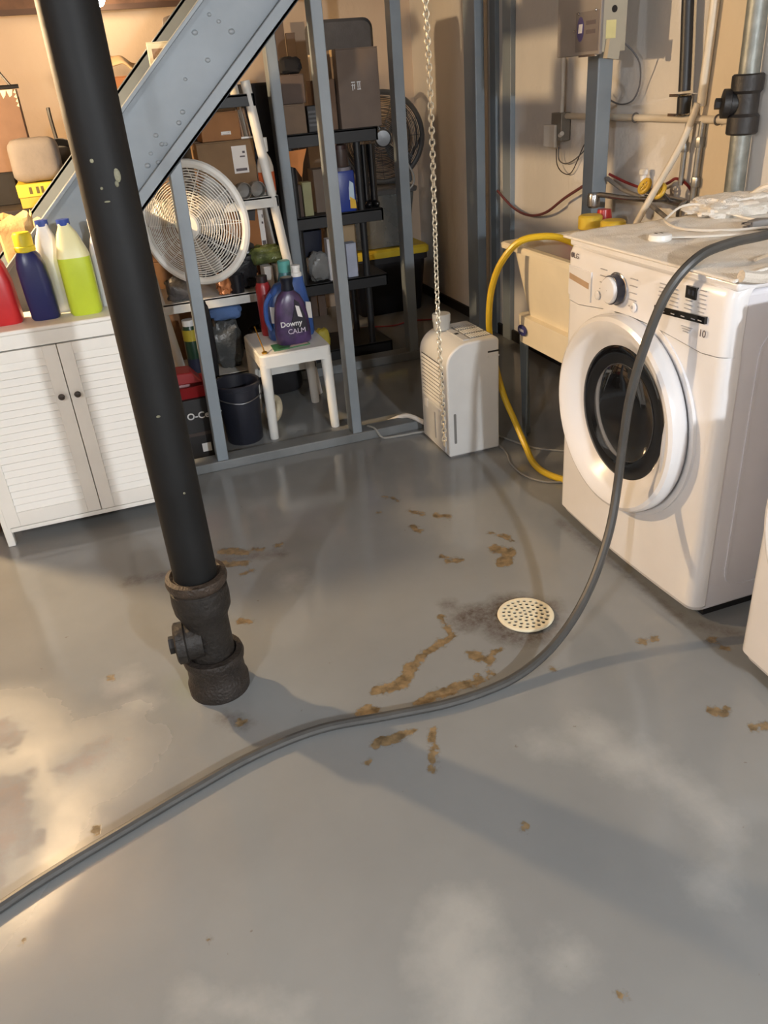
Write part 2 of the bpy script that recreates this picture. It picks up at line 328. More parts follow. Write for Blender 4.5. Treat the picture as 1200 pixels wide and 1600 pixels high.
def make_shell():
    make_floor()
    wr = wall_mat('wall_paint_grey', (202, 200, 197), (215, 212, 208), (226, 222, 216))
    wb = wall_mat('wall_paint_peach', (184, 162, 140), (194, 173, 150), (202, 184, 162))
    struct(box(2.23, 2.38, -4.75, 5.9, 0, CEIL), 'wall_right', wr)
    struct(box(-3.2, 2.23, 5.72, 5.9, 0, CEIL), 'wall_back', wb)
    struct(box(-3.2, -3.05, -4.75, 5.72, 0, CEIL), 'wall_left', wb)
    struct(box(-3.05, 2.23, -4.75, -4.6, 0, CEIL), 'wall_front', wr)
    cl = struct(box(-3.2, 2.38, -4.75, 5.9, CEIL, CEIL+.05), 'ceiling', M('ceiling_boards', (128, 116, 102), .85, var=.2, bump=.2))
    jm = M('brown_beam_wood', (92, 66, 50), .75, var=.25, scale=14, bump=.3)
    for k in range(9):
        x = -2.8 + k*.6
        if abs(x-.2) < .05: continue
        build(box(x, x+.04, -4.6, 5.5, CEIL-.05, CEIL), 'joist', jm, cl, label='brown wooden ceiling joist')
    struct(box(-3.05, 2.23, 5.60, 5.72, 1.925, CEIL), 'trim_1', jm)
    struct(box(-3.05, 2.23, 5.585, 5.60, 1.912, 1.94), 'trim_2', M('beam_lip', (70, 50, 40), .7))
    struct(box(2.212, 2.23, 3.0, 5.72, 0, .065), 'baseboard_right', M('black_base', (22, 21, 22), .6), bevel=.004)
    # painted pilaster board and narrow trim on the right wall, raised plaster bands behind the pipes
    gp = M('grey_paint', (128, 138, 146), .42, var=.10, scale=5, bump=.06)
    struct(box(2.20, 2.23, 4.245, 4.34, 0, CEIL), 'trim_3', gp, bevel=.004)
    struct(box(2.205, 2.23, 4.43, 4.50, 0, CEIL), 'trim_4', gp, bevel=.003)
    struct(box(2.215, 2.23, 3.42, 3.66, 0, CEIL), 'trim_5', wr, bevel=.004)
    struct(box(2.21, 2.23, 2.55, 2.74, 0, CEIL), 'trim_6', wall_mat('wall_paint_cream', (205, 190, 165), (215, 200, 175), (222, 210, 188)), bevel=.006)
    # grey square post standing at the right wall
    t = thing('wall_post', 'grey painted square post standing against the wall beside the hanging chain', 'post', (2.13, 4.53, 0))
    build(box(2.10, 2.155, 4.46, 4.61, 0, CEIL), 'post', gp, t, bevel=.005)
    # front open stud partition under the stairs
    t = thing('stud_partition', 'grey open stud partition under the stairs with its sill on the floor', 'partition', (.6, 3.28, 0))
    sp = M('sill_paint', (112, 116, 118), .5, var=.12, bump=.1)
    build(box(-.02, 1.225, 3.24, 3.33, 0, .042), 'sill_plate', sp, t, bevel=.004)
    for x0, x1, z1 in ((.264, .312, 1.19), (.886, .930, CEIL)):
        short = z1 < 2      # the short one carries the staircase and is cut to its slope
        top = [(x1+.026, .934+.93*(x1+.026)-.001), (x0+.026, .934+.93*(x0+.026)-.001)] if short else [(x1, z1), (x0, z1)]
        mb = MB().prism([(x0, .042), (x1, .042)] + top, 'y', 3.245, 3.325)
        build(mb, 'stud', gp, t, bevel=.003)
    # second stud line half way into the storage room
    t = thing('stud_partition', 'grey open stud partition halfway into the storage room on a raised curb', 'partition', (1.2, 4.26, 0))
    build(box(.5, 1.62, 4.22, 4.32, 0, .05), 'sill_plate', sp, t, bevel=.004)
    for x0 in (.915, 1.545):
        build(box(x0, x0+.055, 4.225, 4.30, .05, CEIL), 'stud', gp, t, bevel=.003)
    # post carrying the electrical box
    t = thing('support_post', 'grey square post under the electrical box behind the washer', 'post', (2.1, 3.25, 0))
    build(box(2.06, 2.13, 3.205, 3.29, 0, CEIL), 'post', gp, t, bevel=.005)

# ------------------------------------------------------------------ stairs
def make_stairs():
    gp = M('grey_paint', (128, 138, 146))
    t = thing('staircase', 'grey painted steel staircase rising behind the black drain pipe', 'stairs', (-1.3, 3.3, 0))
    # edge lines of the channel: z = z0 + s*x, cut level at the floor
    s = .93; ZB = zb = 1.09 - s*.168; ZT = zt = zb + .345
    x_end = 1.22
    def chan(yw, d, name, up=0.):
        mb = MB(); zb, zt = ZB + up, ZT + up
        lo = [(-zb/s, 0.), (x_end, zb+s*x_end), (x_end, zt+s*x_end), (-zt/s, 0.)]
        mb.prism(lo, 'y', min(yw, yw-d*.12), max(yw, yw-d*.12) + .004)
        th = .020
        for z0, z1 in ((zb, zb+th), (zt-th, zt)):
            mb.prism([(-z0/s, 0.), (x_end, z0+s*x_end), (x_end, z1+s*x_end), (-z1/s, 0.)], 'y', min(yw, yw-d), max(yw, yw-d))
        if d > 0: mb.prism([(-zb/s, 0.), (x_end, zb+s*x_end), (x_end, zb+.066+s*x_end), (-(zb+.066)/s, 0.)], 'y', yw-d, yw-d+.006)
        return build(mb, 'stringer', gp, t, bevel=.003)
    st = chan(3.30, .055, 'stringer'); chan(3.895, -.05, 'stringer', .03)
    rng = random.Random(3)
    bm_ = M('grey_paint_bolts', (150, 158, 164), .3)
    for x, dz in ((.24, .12), (.27, .15), (.285, .105), (.36, .10), (.38, .115), (.41, .19), (.30, .09), (.47, .275), (.53, .27), (.56, .22), (.60, .15), (.66, .24), (.22, .10), (.26, .07), (.5, .16)):
        z = zb + s*x + dz
        build(MB().sphere((x, 3.2935, z), rng.uniform(.007, .012), 8, 6, (1, .7, .8)), 'bolt', bm_, st)
    # pan treads
    k = 0
    while True:
        z = .21 + k*.215
        if z > CEIL - .2: break
        xf = (z - zb)/s - .25      # front edge sits inside the channel
        xf = (z - (zb+.17))/s - .11
        mb = MB().box(xf, xf+.24, 3.305, 3.885, z-.012, z)
        mb.box(xf-.006, xf, 3.305, 3.885, z-.045, z+.028)
        mb.box(xf+.24, xf+.246, 3.305, 3.885, z-.012, z+.03)
        build(mb, 'tread', gp, t)
        k += 1

# ------------------------------------------------------------------ black drain stack
def make_stack():
    cx, cy = .037, 1.812
    bk = M('black_stack_paint', (15, 16, 17), .6, var=.3, scale=7, bump=.12, bscale=22, spec=.3)
    ci = M('rusty_cast_iron', (27, 23, 20), .6, var=.35, scale=16, bump=.5, bscale=60)
    t = thing('drain_stack', 'black cast iron drain pipe with hubs and a branch at its foot', 'pipe', (cx, cy, 0))
    build(MB().lathe([(.056, .30), (.056, CEIL)], (cx, cy, 0), n=40), 'pipe', bk, t)
    build(MB().lathe([(.060, .335), (.068, .338), (.078, .352), (.080, .362), (.078, .374), (.066, .378), (.058, .372)], (cx, cy, 0), n=40), 'hub_rim', M('worn_iron_rim', (54, 44, 36), .5, var=.35, scale=22, bump=.5), t)
    build(MB().lathe([(.060, .10), (.060, .235), (.064, .25), (.074, .272), (.076, .30), (.074, .335), (.060, .345)], (cx, cy, 0), n=40), 'hub', ci, t)
    br = build(MB().lathe([(.050, .02), (.050, .060), (.056, .064), (.056, .086), (.050, .090), (.001, .091)], (cx, cy-.02, .185), (-1, .06, .0), n=32), 'branch', ci, t)
    build(MB().lathe([(.024, .0905), (.024, .106), (.001, .107)], (cx, cy-.02, .185), (-1, .06, 0), n=6), 'plug', M('plug_iron', (24, 22, 22), .6), br)
    build(MB().lathe([(.058, .0), (.083, .0), (.084, .03), (.078, .045), (.077, .085), (.082, .10), (.084, .112), (.081, .124), (.066, .127), (.060, .118)], (cx, cy, 0), n=40), 'base_hub', M('worn_iron', (36, 30, 26), .55, var=.4, scale=20, bump=.5), t)
    gob = M('scuffed_paint', (120, 118, 96), .6, var=.4, scale=60)
    for z, a, sx, sz in ((1.33, -70, .007, .013), (1.315, -74, .004, .006), (1.31, -105, .003, .003), (1.36, -112, .004, .004), (1.285, -100, .006, .002), (.83, -95, .005, .003), (.63, -75, .003, .003)):
        px, py = cx + .0565*math.cos(R(a)), cy + .0565*math.sin(R(a))
        build(MB().sphere((px, py, z), 1., 9, 6, (sx, .0018, sz)), 'paint_chip', gob, t)

# ------------------------------------------------------------------ floor drain
def make_drain():
    cx, cy = .955, 1.736
    t = thing('floor_drain', 'round cream perforated drain cover set in the grey floor', 'drain', (cx, cy, 0))
    cu = bpy.data.curves.new('cover', 'CURVE'); cu.dimensions = '2D'; cu.fill_mode = 'BOTH'; cu.extrude = .0025
    def circ(x, y, r, n):
        sp = cu.splines.new('POLY'); sp.points.add(n-1); sp.use_cyclic_u = True
        for k in range(n):
            a = 2*math.pi*k/n; sp.points[k].co = (x+r*math.cos(a), y+r*math.sin(a), 0, 1)
    circ(0, 0, .080, 56)
    for rr, n in ((0, 1), (.017, 6), (.033, 11), (.050, 17), (.066, 22)):
        for k in range(n):
            a = 2*math.pi*(k+.3*rr*50)/n; circ(rr*math.cos(a), rr*math.sin(a), .0066, 9)
    tmp = bpy.data.objects.new('cover_tmp', cu); COL.objects.link(tmp); bpy.context.view_layer.update()
    me = bpy.data.meshes.new_from_object(tmp.evaluated_get(bpy.context.evaluated_depsgraph_get())); bpy.data.objects.remove(tmp)
    me.materials.clear(); me.materials.append(M('cream_plastic', (226, 218, 192), .35, var=.06)); me.name = 'cover'
    o = bpy.data.objects.new('cover', me); COL.objects.link(o); o.parent = t; o.location = (0, 0, .0085)
    build(MB().lathe([(.072, .0005), (.072, .0015)], (cx, cy, 0), n=40), 'drain_hole', M('drain_dark', (14, 12, 11), .8), t)
    build(MB().torus((cx, cy, .0065), .0805, .0045, n=48, m=8), 'cover_rim', M('cream_plastic', (226, 218, 192)), t)

# ------------------------------------------------------------------ washing machine / dryer
WHITE = lambda: M('white_enamel', (226, 226, 228), .22, var=.02, coat=.3)
def front_profile(y0, y1, xf, xb, r, bulge, n=14):
    """plan outline (x, y) of a front panel that bows outwards and has round vertical edges"""
    pts = []
    for k in range(7):
        a = R(90*k/6); pts.append((xf+.012 + r*(1-math.sin(a)), y0 + r*(1-math.cos(a))))
    for k in range(1, n):
        u = k/n; y = y0 + r + (y1-y0-2*r)*u
        pts.append((xf + .012 - bulge*math.sin(math.pi*u), y))
    for k in range(7):
        a = R(90 - 90*k/6); pts.append((xf+.012 + r*(1-math.sin(a)), y1 - r*(1-math.cos(a))))
    return [(xb, y0)] + pts + [(xb, y1)]
def washer(y0, y1, label, name, cat, detailed=True):
    yc = (y0+y1)/2; XF = 1.352
    t = thing(name, label, cat, (1.7, yc, 0)); w = WHITE()
    cab = build(box(1.40, 2.06, y0+.004, y1-.004, .028, .955), 'cabinet', M('white_cabinet_paint', (214, 214, 220), .3, var=.03), t, bevel=.012, seg=3)
    build(box(1.425, 2.04, y0+.02, y1-.02, .0, .03), 'toe_base', M('black_plastic', (22, 22, 24)), t)
    # embossed outline on the side
    for yy, sg in ((y0+.004, -1), (y1-.004, 1)):
        outer = rrect(.27, .385, .07); inner = rrect(.262, .377, .063)
        mb = MB(); cz = .47; cxx = 1.735
        a = [(cxx+p[0], yy+sg*.003, cz+p[1]) for p in outer]; b = [(cxx+p[0], yy+sg*.003, cz+p[1]) for p in inner]
        a0 = [(p[0], yy, p[2]) for p in a]; b0 = [(p[0], yy, p[2]) for p in b]
        mb.loft([a0, a, b, b0], False, False); build(mb, 'side_emboss', M('white_cabinet_paint', (214, 214, 220)), t)
    # lower front panel and control panel with the seam arching over the door
    prof = front_profile(y0, y1, XF, 1.41, .035, .012)
    n = len(prof)
    zs = []
    for x, y in prof:
        u = (y-yc)/(y1-y0)*2; zs.append(.787 + .034*max(0, math.cos(min(1.57, abs(u)*2.0))) + .012*abs(u)**3)
    fp = build(MB().loft([[(x, y, .050) for x, y in prof], [(x-.000, y, .06) for x, y in prof], [(x, y, z-.0035) for (x, y), z in zip(prof, zs)]]), 'front_panel', w, t)
    build(MB().loft([[(x+.012, y*1.0 + (.01 if y < yc else -.01), .030) for x, y in prof], [(x+.004, y, .05) for x, y in prof]]), 'kick_panel', w, t)
    cp = MB().loft([[(x+.004, y, z-.004) for (x, y), z in zip(prof, zs)], [(x-.003, y, z) for (x, y), z in zip(prof, zs)], [(x-.003, y, .94) for x, y in prof],
                    [(x+.006, y, .958) for x, y in prof], [(x+.016, y, .963) for x, y in prof]])
    cpo = build(cp, 'control_panel', w, t)
    lid = build(box(1.372, 2.06, y0, y1, .957, .980), 'lid', w, t, bevel=.008, seg=3)
    # door
    dy, dz, xd = yc + .005, .528, XF + .002
    build(MB().lathe([(.289, 0), (.296, .012), (.297, .036), (.291, .049), (.280, .0545), (.266, .052), (.240, .036), (.214, .017), (.203, .010)], (xd, dy, dz), (-1, 0, 0), n=72, cap0=False, cap1=False), 'door_ring', w, t)
    build(MB().lathe([(.314, -.02), (.314, .002), (.308, .004), (.298, .0015)], (xd, dy, dz), (-1, 0, 0), n=72, cap0=False, cap1=False), 'door_surround', w, t)
    g = M('door_glass_dark', (20, 21, 24), .06, var=.2, coat=.6, spec=.6)
    gl = build(MB().lathe([(.206, .010), (.196, .013), (.17, .009), (.150, .004), (.146, .006), (.10, .010), (.05, .0115), (.001, .012)], (xd, dy, dz), (-1, 0, 0), n=64, cap0=False), 'door_glass', g, t)
    build(MB().torus((xd-.005, dy, dz), .148, .0012, (1, 0, 0), 64, 6), 'glass_ring', M('glass_edge', (70, 72, 76), .15), gl)
    build(MB().sphere((xd-.0475, dy-.257, dz-.015), 1., 12, 14, (.006, .012, .105)), 'door_handle', M('handle_shade', (196, 202, 214), .3), t)
    if detailed:
        k = build(MB().lathe([(.046, -.002), (.047, .004), (.043, .006)], (XF-.003, 1.945, .884), (-1, 0, 0), n=32), 'dial_ring', M('chrome', (200, 200, 204), .12, 1.), t)
        d = build(MB().lathe([(.038, .004), (.039, .012), (.037, .032), (.033, .036), (.001, .037)], (XF-.003, 1.945, .884), (-1, 0, 0), n=36, cap1=False), 'dial', w, t)
        build(MB().lathe([(.0405, .006), (.0405, .026), (.0385, .027)], (XF-.003, 1.945, .884), (-1, 0, 0), n=36), 'dial_band', M('dark_band', (40, 44, 60), .3), d)
        xf = XF - .0085
        dk = M('display_black', (14, 15, 18), .15, coat=.4); gr = M('print_grey', (168, 168, 172), .5); red = M('print_red', (190, 150, 150), .5)
        yl = lambda y: XF + .009 - .012*math.sin(math.pi*min(1, max(0, (y-y0-.035)/(y1-y0-.07)))) - .0035
        build(box(yl(1.64)-.0006, yl(1.64)+.008, 1.622, 1.660, .918, .948), 'display', dk, t)
        for q, yy in enumerate((1.632, 1.646)):
            build(box(yl(1.64)-.0012, yl(1.64), yy-.004, yy+.004, .928, .940), 'display_digit', M('digit_grey', (60, 62, 70), .3), t)
        build(MB().prism([(1.578, .868), (1.578, .886), (1.780, .874), (1.780, .856)], 'x', yl(1.66)-.0008, yl(1.60)+.010), 'button_strip', dk, t)
        mb = MB()
        for q, yy in enumerate((1.74, 1.70, 1.66, 1.62, 1.595)):
            mb.box(yl(1.66)-.0014, yl(1.66)-.0007, yy-.007, yy+.007, .8685+.06*(1.68-yy)-.0012, .8685+.06*(1.68-yy)+.0012)
        build(mb, 'button_print', gr, t, kind='stuff')
        mb = MB(); rg = random.Random(5)
        for yy, zz0, cnt in ((1.745, .935, 6), (1.70, .93, 5), (1.60, .945, 7), (1.645, .912, 3)):
            for q in range(cnt):
                zz = zz0 - q*.0105; hw = rg.uniform(.010, .017)
                mb.box(yl(yy)-.0005, yl(yy)+.003, yy-hw, yy+hw, zz-.001, zz+.001)
        build(mb, 'printed_legend', gr, t, kind='stuff')
        mb = MB()
        for sg in (-1, 1):
            for q in range(5):
                yy = 1.945 + sg*.075; zz = .925 - q*.019
                mb.box(yl(yy)-.0005, yl(yy)+.003, yy-.016, yy+.016, zz-.001, zz+.001)
        build(mb, 'dial_print', gr, t, kind='stuff')
        # badge with the maker's two letters and the round mark
        yy = 2.205; build(MB().lathe([(.008, 0), (.008, .0012)], (yl(yy)+.001, yy, .937), (-1, 0, 0), n=20), 'badge', M('badge_grey', (96, 88, 90), .4), t)
        lettering('LG', .022, M('badge_grey', (96, 88, 90)), t, face_mx(yl(2.175)-.001, 2.178, .937), .0006)
        lettering('10', .026, M('badge_grey', (96, 88, 90)), t, face_mx(yl(1.59)-.0006, 1.585, .842), .0006)
        mb = MB()
        for q in range(3): mb.box(yl(1.64)-.0006, yl(1.64)+.004, 1.622+.006*q, 1.664-.004*q, .844-.006*q, .8458-.006*q)
        build(mb, 'logo_print', gr, t)
        # dispenser drawer with its grip slot
        def curved(ya, yb, za, zb_, off, slope=0.):
            rr = []
            for q in range(9):
                y = ya+(yb-ya)*q/8; x = yl(y) + (.035*(1-math.sqrt(max(0, 1-((max(0, y-(y1-.035)))/.035)**2))))
                dzq = slope*(y-ya); rr.append([(x-off, y, za+dzq), (x-off, y, zb_+dzq), (x+.006, y, zb_+dzq), (x+.006, y, za+dzq)])
            return MB().loft(rr)
        build(curved(2.085, 2.222, .815, .905, .0012), 'dispenser_drawer', w, t)
        build(curved(2.095, 2.215, .853, .871, .0022, .09), 'drawer_grip', M('grip_shade_tan', (176, 150, 122), .5), t)  # tan colour paints the shadow inside the grip recess
        build(MB().lathe([(.014, 0), (.014, .003), (.011, .005)], (yl(1.86)+.001, 1.862, .850), (-1, 0, 0), n=20), 'start_button', w, t)
        build(MB().lathe([(.005, 0), (.005, .0057)], (yl(1.86)+.001, 1.862, .850), (-1, 0, 0), n=12), 'start_mark', gr, t)
        build(MB().lathe([(.013, 0), (.013, .003), (.010, .005)], (yl(2.04)+.001, 2.045, .846), (-1, 0, 0), n=20), 'power_button', w, t)
    return t
def make_laundry():
    washer(1.503, 2.247, 'white front-loading washing machine with a grey hose hanging over its front', 'washing_machine', 'washing machine')
    washer(.585, 1.318, 'white appliance cut off at the frame edge, beside the washing machine', 'clothes_dryer', 'dryer', False)
    # quilted towel over the washer
    def tw(u, v):
        x = 1.352 + u*.69; y = 1.492 + v*.755
        z = .9885 + .007*noise.fractal(Vector((x*9, y*9, 1)), 1, 2, 4) + .0025*math.sin(y*60 + 3*noise.noise(Vector((x*5, y*5, 0))))*noise.noise(Vector((x*4, y*4, 3)))
        if u < .04: z -= .012*(1-u/.04)
        if v < .05: z += .010*(1-v/.05)*(.5+noise.noise(Vector((x*8, 0, 0))))
        z = max(z, .9838)
        if u < .02: x -= .004
        return (x, y, z)
    single(MB().grid(tw, 60, 60), 'towel', M('cream_cotton', (236, 231, 222), .95, var=.04, bump=.5, bscale=260), 'cream white cotton towel spread over the top of the washing machine', 'towel', loc=(1.7, 1.87, .981), solid=-.006)
    # rolled hem on the near edge
    single(MB().tube([(1.36, 1.487, 1.0), (1.42, 1.480, .990), (1.50, 1.478, .997), (1.60, 1.482, .992), (1.72, 1.478, 1.0), (1.9, 1.485, .995)], .0145, 8), 'rag', M('cream_cotton2', (212, 204, 192), .95, var=.06, bump=.5, bscale=260), 'thin rolled cream rag along the near edge of the washer towel', 'cloth', loc=(1.6, 1.48, .981))
    single(blob((1.93, 2.19, 1.015), (.14, .10, .034), .26, 4, 56, 24, .8, 3.0), 'rag', M('cream_cotton', (222, 214, 202)), 'bunched cream rag heaped at the back of the washer towel', 'cloth', loc=(1.93, 2.19, .99))
    # white extension cord
    wc = M('white_cord', (224, 218, 208), .4)
    t = thing('extension_cord', 'white extension cord looped on the towel, its flat outlet end facing up', 'cord', (1.6, 1.97, .995))
    zc = 1.0005
    build(MB().lathe([(.001, 0), (.030, 0), (.033, .005), (.031, .017), (.026, .0195), (.001, .0195)], (1.50, 1.975, .993), n=24), 'outlet_end', M('white_plastic', (236, 236, 234), .3), t)
    mb = MB().box(1.488, 1.4935, 1.978, 1.990, 1.0127, 1.0131).box(1.503, 1.5085, 1.972, 1.984, 1.0127, 1.0131); build(mb, 'slot', M('black_plastic', (22, 22, 24)), t)
    build(MB().tube([(1.525, 1.962, zc), (1.58, 1.92, zc), (1.68, 1.87, zc), (1.80, 1.80, zc), (2.0, 1.70, zc)], .0035, 6), 'cable', wc, t)
    single(MB().tube([(2.02, 1.83, zc), (1.86, 1.89, zc), (1.72, 1.93, zc), (1.64, 2.0, zc), (1.63, 2.08, zc), (1.66, 2.17, zc+.004), (1.70, 2.21, zc+.006), (1.76, 2.22, zc+.03), (1.82, 2.19, zc+.03), (1.86, 2.10, zc+.006), (1.87, 2.02, zc), (1.9, 1.93, zc)], .0038, 6), 'cord', wc, 'white cord looped loosely across the middle of the washer towel', 'cord', loc=(1.75, 2.05, .995))
    t = thing('power_plug', 'grey three-prong plug lying on the washer towel with its prongs out', 'plug', (1.80, 1.93, .995))
    build(MB().loft([[(1.775+a*.0, 1.935+b, 1.008+c) for b, c in rrect(.012, .010, .004, 3)] for a in (0,)] + [[(1.80, 1.925+b, 1.009+c) for b, c in rrect(.017, .014, .005, 3)]] + [[(1.85, 1.905+b, 1.009+c) for b, c in rrect(.013, .012, .005, 3)]]), 'plug_body', M('grey_plug', (120, 118, 116), .45), t)
    for b, c in ((-.006, .004), (.007, .004), (0, -.005)):
        build(box(1.752, 1.778, 1.935+b-.002, 1.935+b+.002, 1.008+c-.003, 1.008+c+.003), 'prong', M('chrome', (200, 200, 204)), t)
    build(MB().tube([(1.85, 1.905, 1.009), (1.92, 1.88, 1.004), (2.04, 1.84, 1.0)], .005, 6), 'cable', M('grey_plug', (120, 118, 116)), t)
    single(MB().tube([(2.12, 2.38, .90), (2.06, 2.32, .965), (2.0, 2.238, 1.008), (1.995, 2.187, 1.04), (2.0, 2.125, 1.072), (2.04, 2.02, 1.09), (2.12, 1.95, 1.07)], .009, 8), 'hose', wc, 'white hose curling up behind the washer beside the galvanized pipe', 'hose', loc=(2.1, 2.2, .95))
    single(MB().tube([(1.50, 1.60, .9995), (1.56, 1.62, .9995), (1.66, 1.61, .9995), (1.80, 1.58, .9995), (1.95, 1.60, .9995)], .0045, 6), 'cord', M('tan_cord', (196, 178, 154), .6), 'short tan cord lying near the front corner of the washer towel', 'cord', loc=(1.6, 1.6, .992))
    # grey drain hose: from above the dryer over the washer's top edge, down its front and across the floor
    P = [(2.1, 1.25, 1.30), (1.90, 1.56, 1.11), (1.66, 1.695, 1.035), (1.48, 1.67, 1.032), (1.37, 1.655, 1.012), (1.300, 1.665, .935), (1.262, 1.685, .80), (1.245, 1.705, .66), (1.240, 1.715, .52), (1.222, 1.700, .40),
         (1.185, 1.665, .30), (1.13, 1.625, .215), (1.065, 1.585, .145), (.99, 1.548, .088), (.90, 1.512, .046), (.80, 1.485, .022), (.70, 1.473, .0135), (.575, 1.472, .0125), (.414, 1.494, .0125), (.247, 1.518, .0125), (.076, 1.498, .0125),
         (-.089, 1.448, .0125), (-.242, 1.394, .0125), (-.381, 1.344, .0125), (-.508, 1.29, .0125), (-.75, 1.17, .0125), (-1.1, .95, .0125)]
    single(MB().tube(P, .0125, 10, 6), 'hose', M('grey_rubber_hose', (68, 68, 67), .42, var=.12, scale=20), 'long grey rubber hose hanging over the washer front and snaking across the floor', 'hose', loc=(.57, 1.47, 0))

# ------------------------------------------------------------------ utility sink
def make_sink():
    pl = M('sink_plastic', (226, 216, 192), .38, var=.04)
    t = thing('utility_sink', 'cream plastic utility sink on grey legs behind the washing machine', 'sink', (1.85, 2.72, 0))
    x0, x1, y0, y1 = 1.53, 2.12, 2.40, 3.04
    def ring(ix, z, r=.05, ox=0.):
        return [((x0+x1)/2 + ox + p[0], (y0+y1)/2 + p[1], z) for p in rrect((x1-x0)/2-ix, (y1-y0)/2-ix, r, 4)]
    build(MB().loft([ring(.10, .535), ring(.075, .545, .06), ring(.035, .79, .05), ring(.032, .812, .05), ring(.0, .815, .02), ring(-.002, .832, .02), ring(.004, .838, .02), ring(.034, .836, .05), ring(.045, .80, .05), ring(.09, .56, .06), ring(.13, .552, .05)]), 'basin', pl, t)
    mb = MB().loft([ring(.055, .43, .03), ring(.050, .545, .03), ring(.085, .55, .03), ring(.085, .43, .03), ring(.055, .43, .03)], False, False)
    sk = build(mb, 'skirt', pl, t)
    b = build(MB().lathe([(.036, 0), (.036, .004), (.033, .005)], (1.578, 2.93, .487), (-1, 0, 0), n=28), 'badge', M('badge_blue', (52, 54, 110), .35), t)
    for v in b.data.vertices: v.co.z = (v.co.z-.487)*.62 + .487
    mb = MB()
    for q in range(5): mb.obox((1.5722, 2.915+q*.0075, .4872), (.0004, .0015, .006), Matrix.Rotation(R(-20), 3, 'X'))
    build(mb, 'badge_print', M('white_plastic', (236, 236, 234)), t)
    lm = M('grey_steel_leg', (132, 142, 148), .4, .4)
    for x, y in ((1.60, 2.96), (2.05, 2.96), (1.60, 2.48), (2.05, 2.48)):
        s = 1 if y > 2.7 else -1
        mb = MB().prism([(y-.03, .45), (y+.03, .45), (y+.015-.02*s, .0), (y-.015-.02*s, .0)], 'x', x-.004, x+.004)
        mb.prism([(y+.024*s, .45), (y+.032*s, .45), (y-.003*s, 0), (y-.008*s, .0)], 'x', x, x+.035)
        build(mb, 'leg', lm, t)
    yh = M('yellow_hose', (204, 172, 40), .35, var=.08)
    P = [(1.86, 2.66, .70), (1.78, 2.69, .79), (1.66, 2.755, .868), (1.58, 2.81, .880), (1.515, 2.86, .858), (1.468, 2.91, .78), (1.445, 2.945, .68), (1.438, 2.96, .57), (1.455, 2.985, .45), (1.466, 2.955, .34), (1.474, 2.90, .23), (1.495, 2.84, .13), (1.495, 2.74, .05), (1.478, 2.64, .016), (1.478, 2.53, .0135), (1.53, 2.42, .0135), (1.62, 2.32, .0135), (1.75, 2.29, .0135)]
    single(MB().tube(P, .0135, 10, 6), 'hose', yh, 'yellow hose arching out of the utility sink and down behind the dehumidifier', 'hose', loc=(1.47, 2.65, 0))

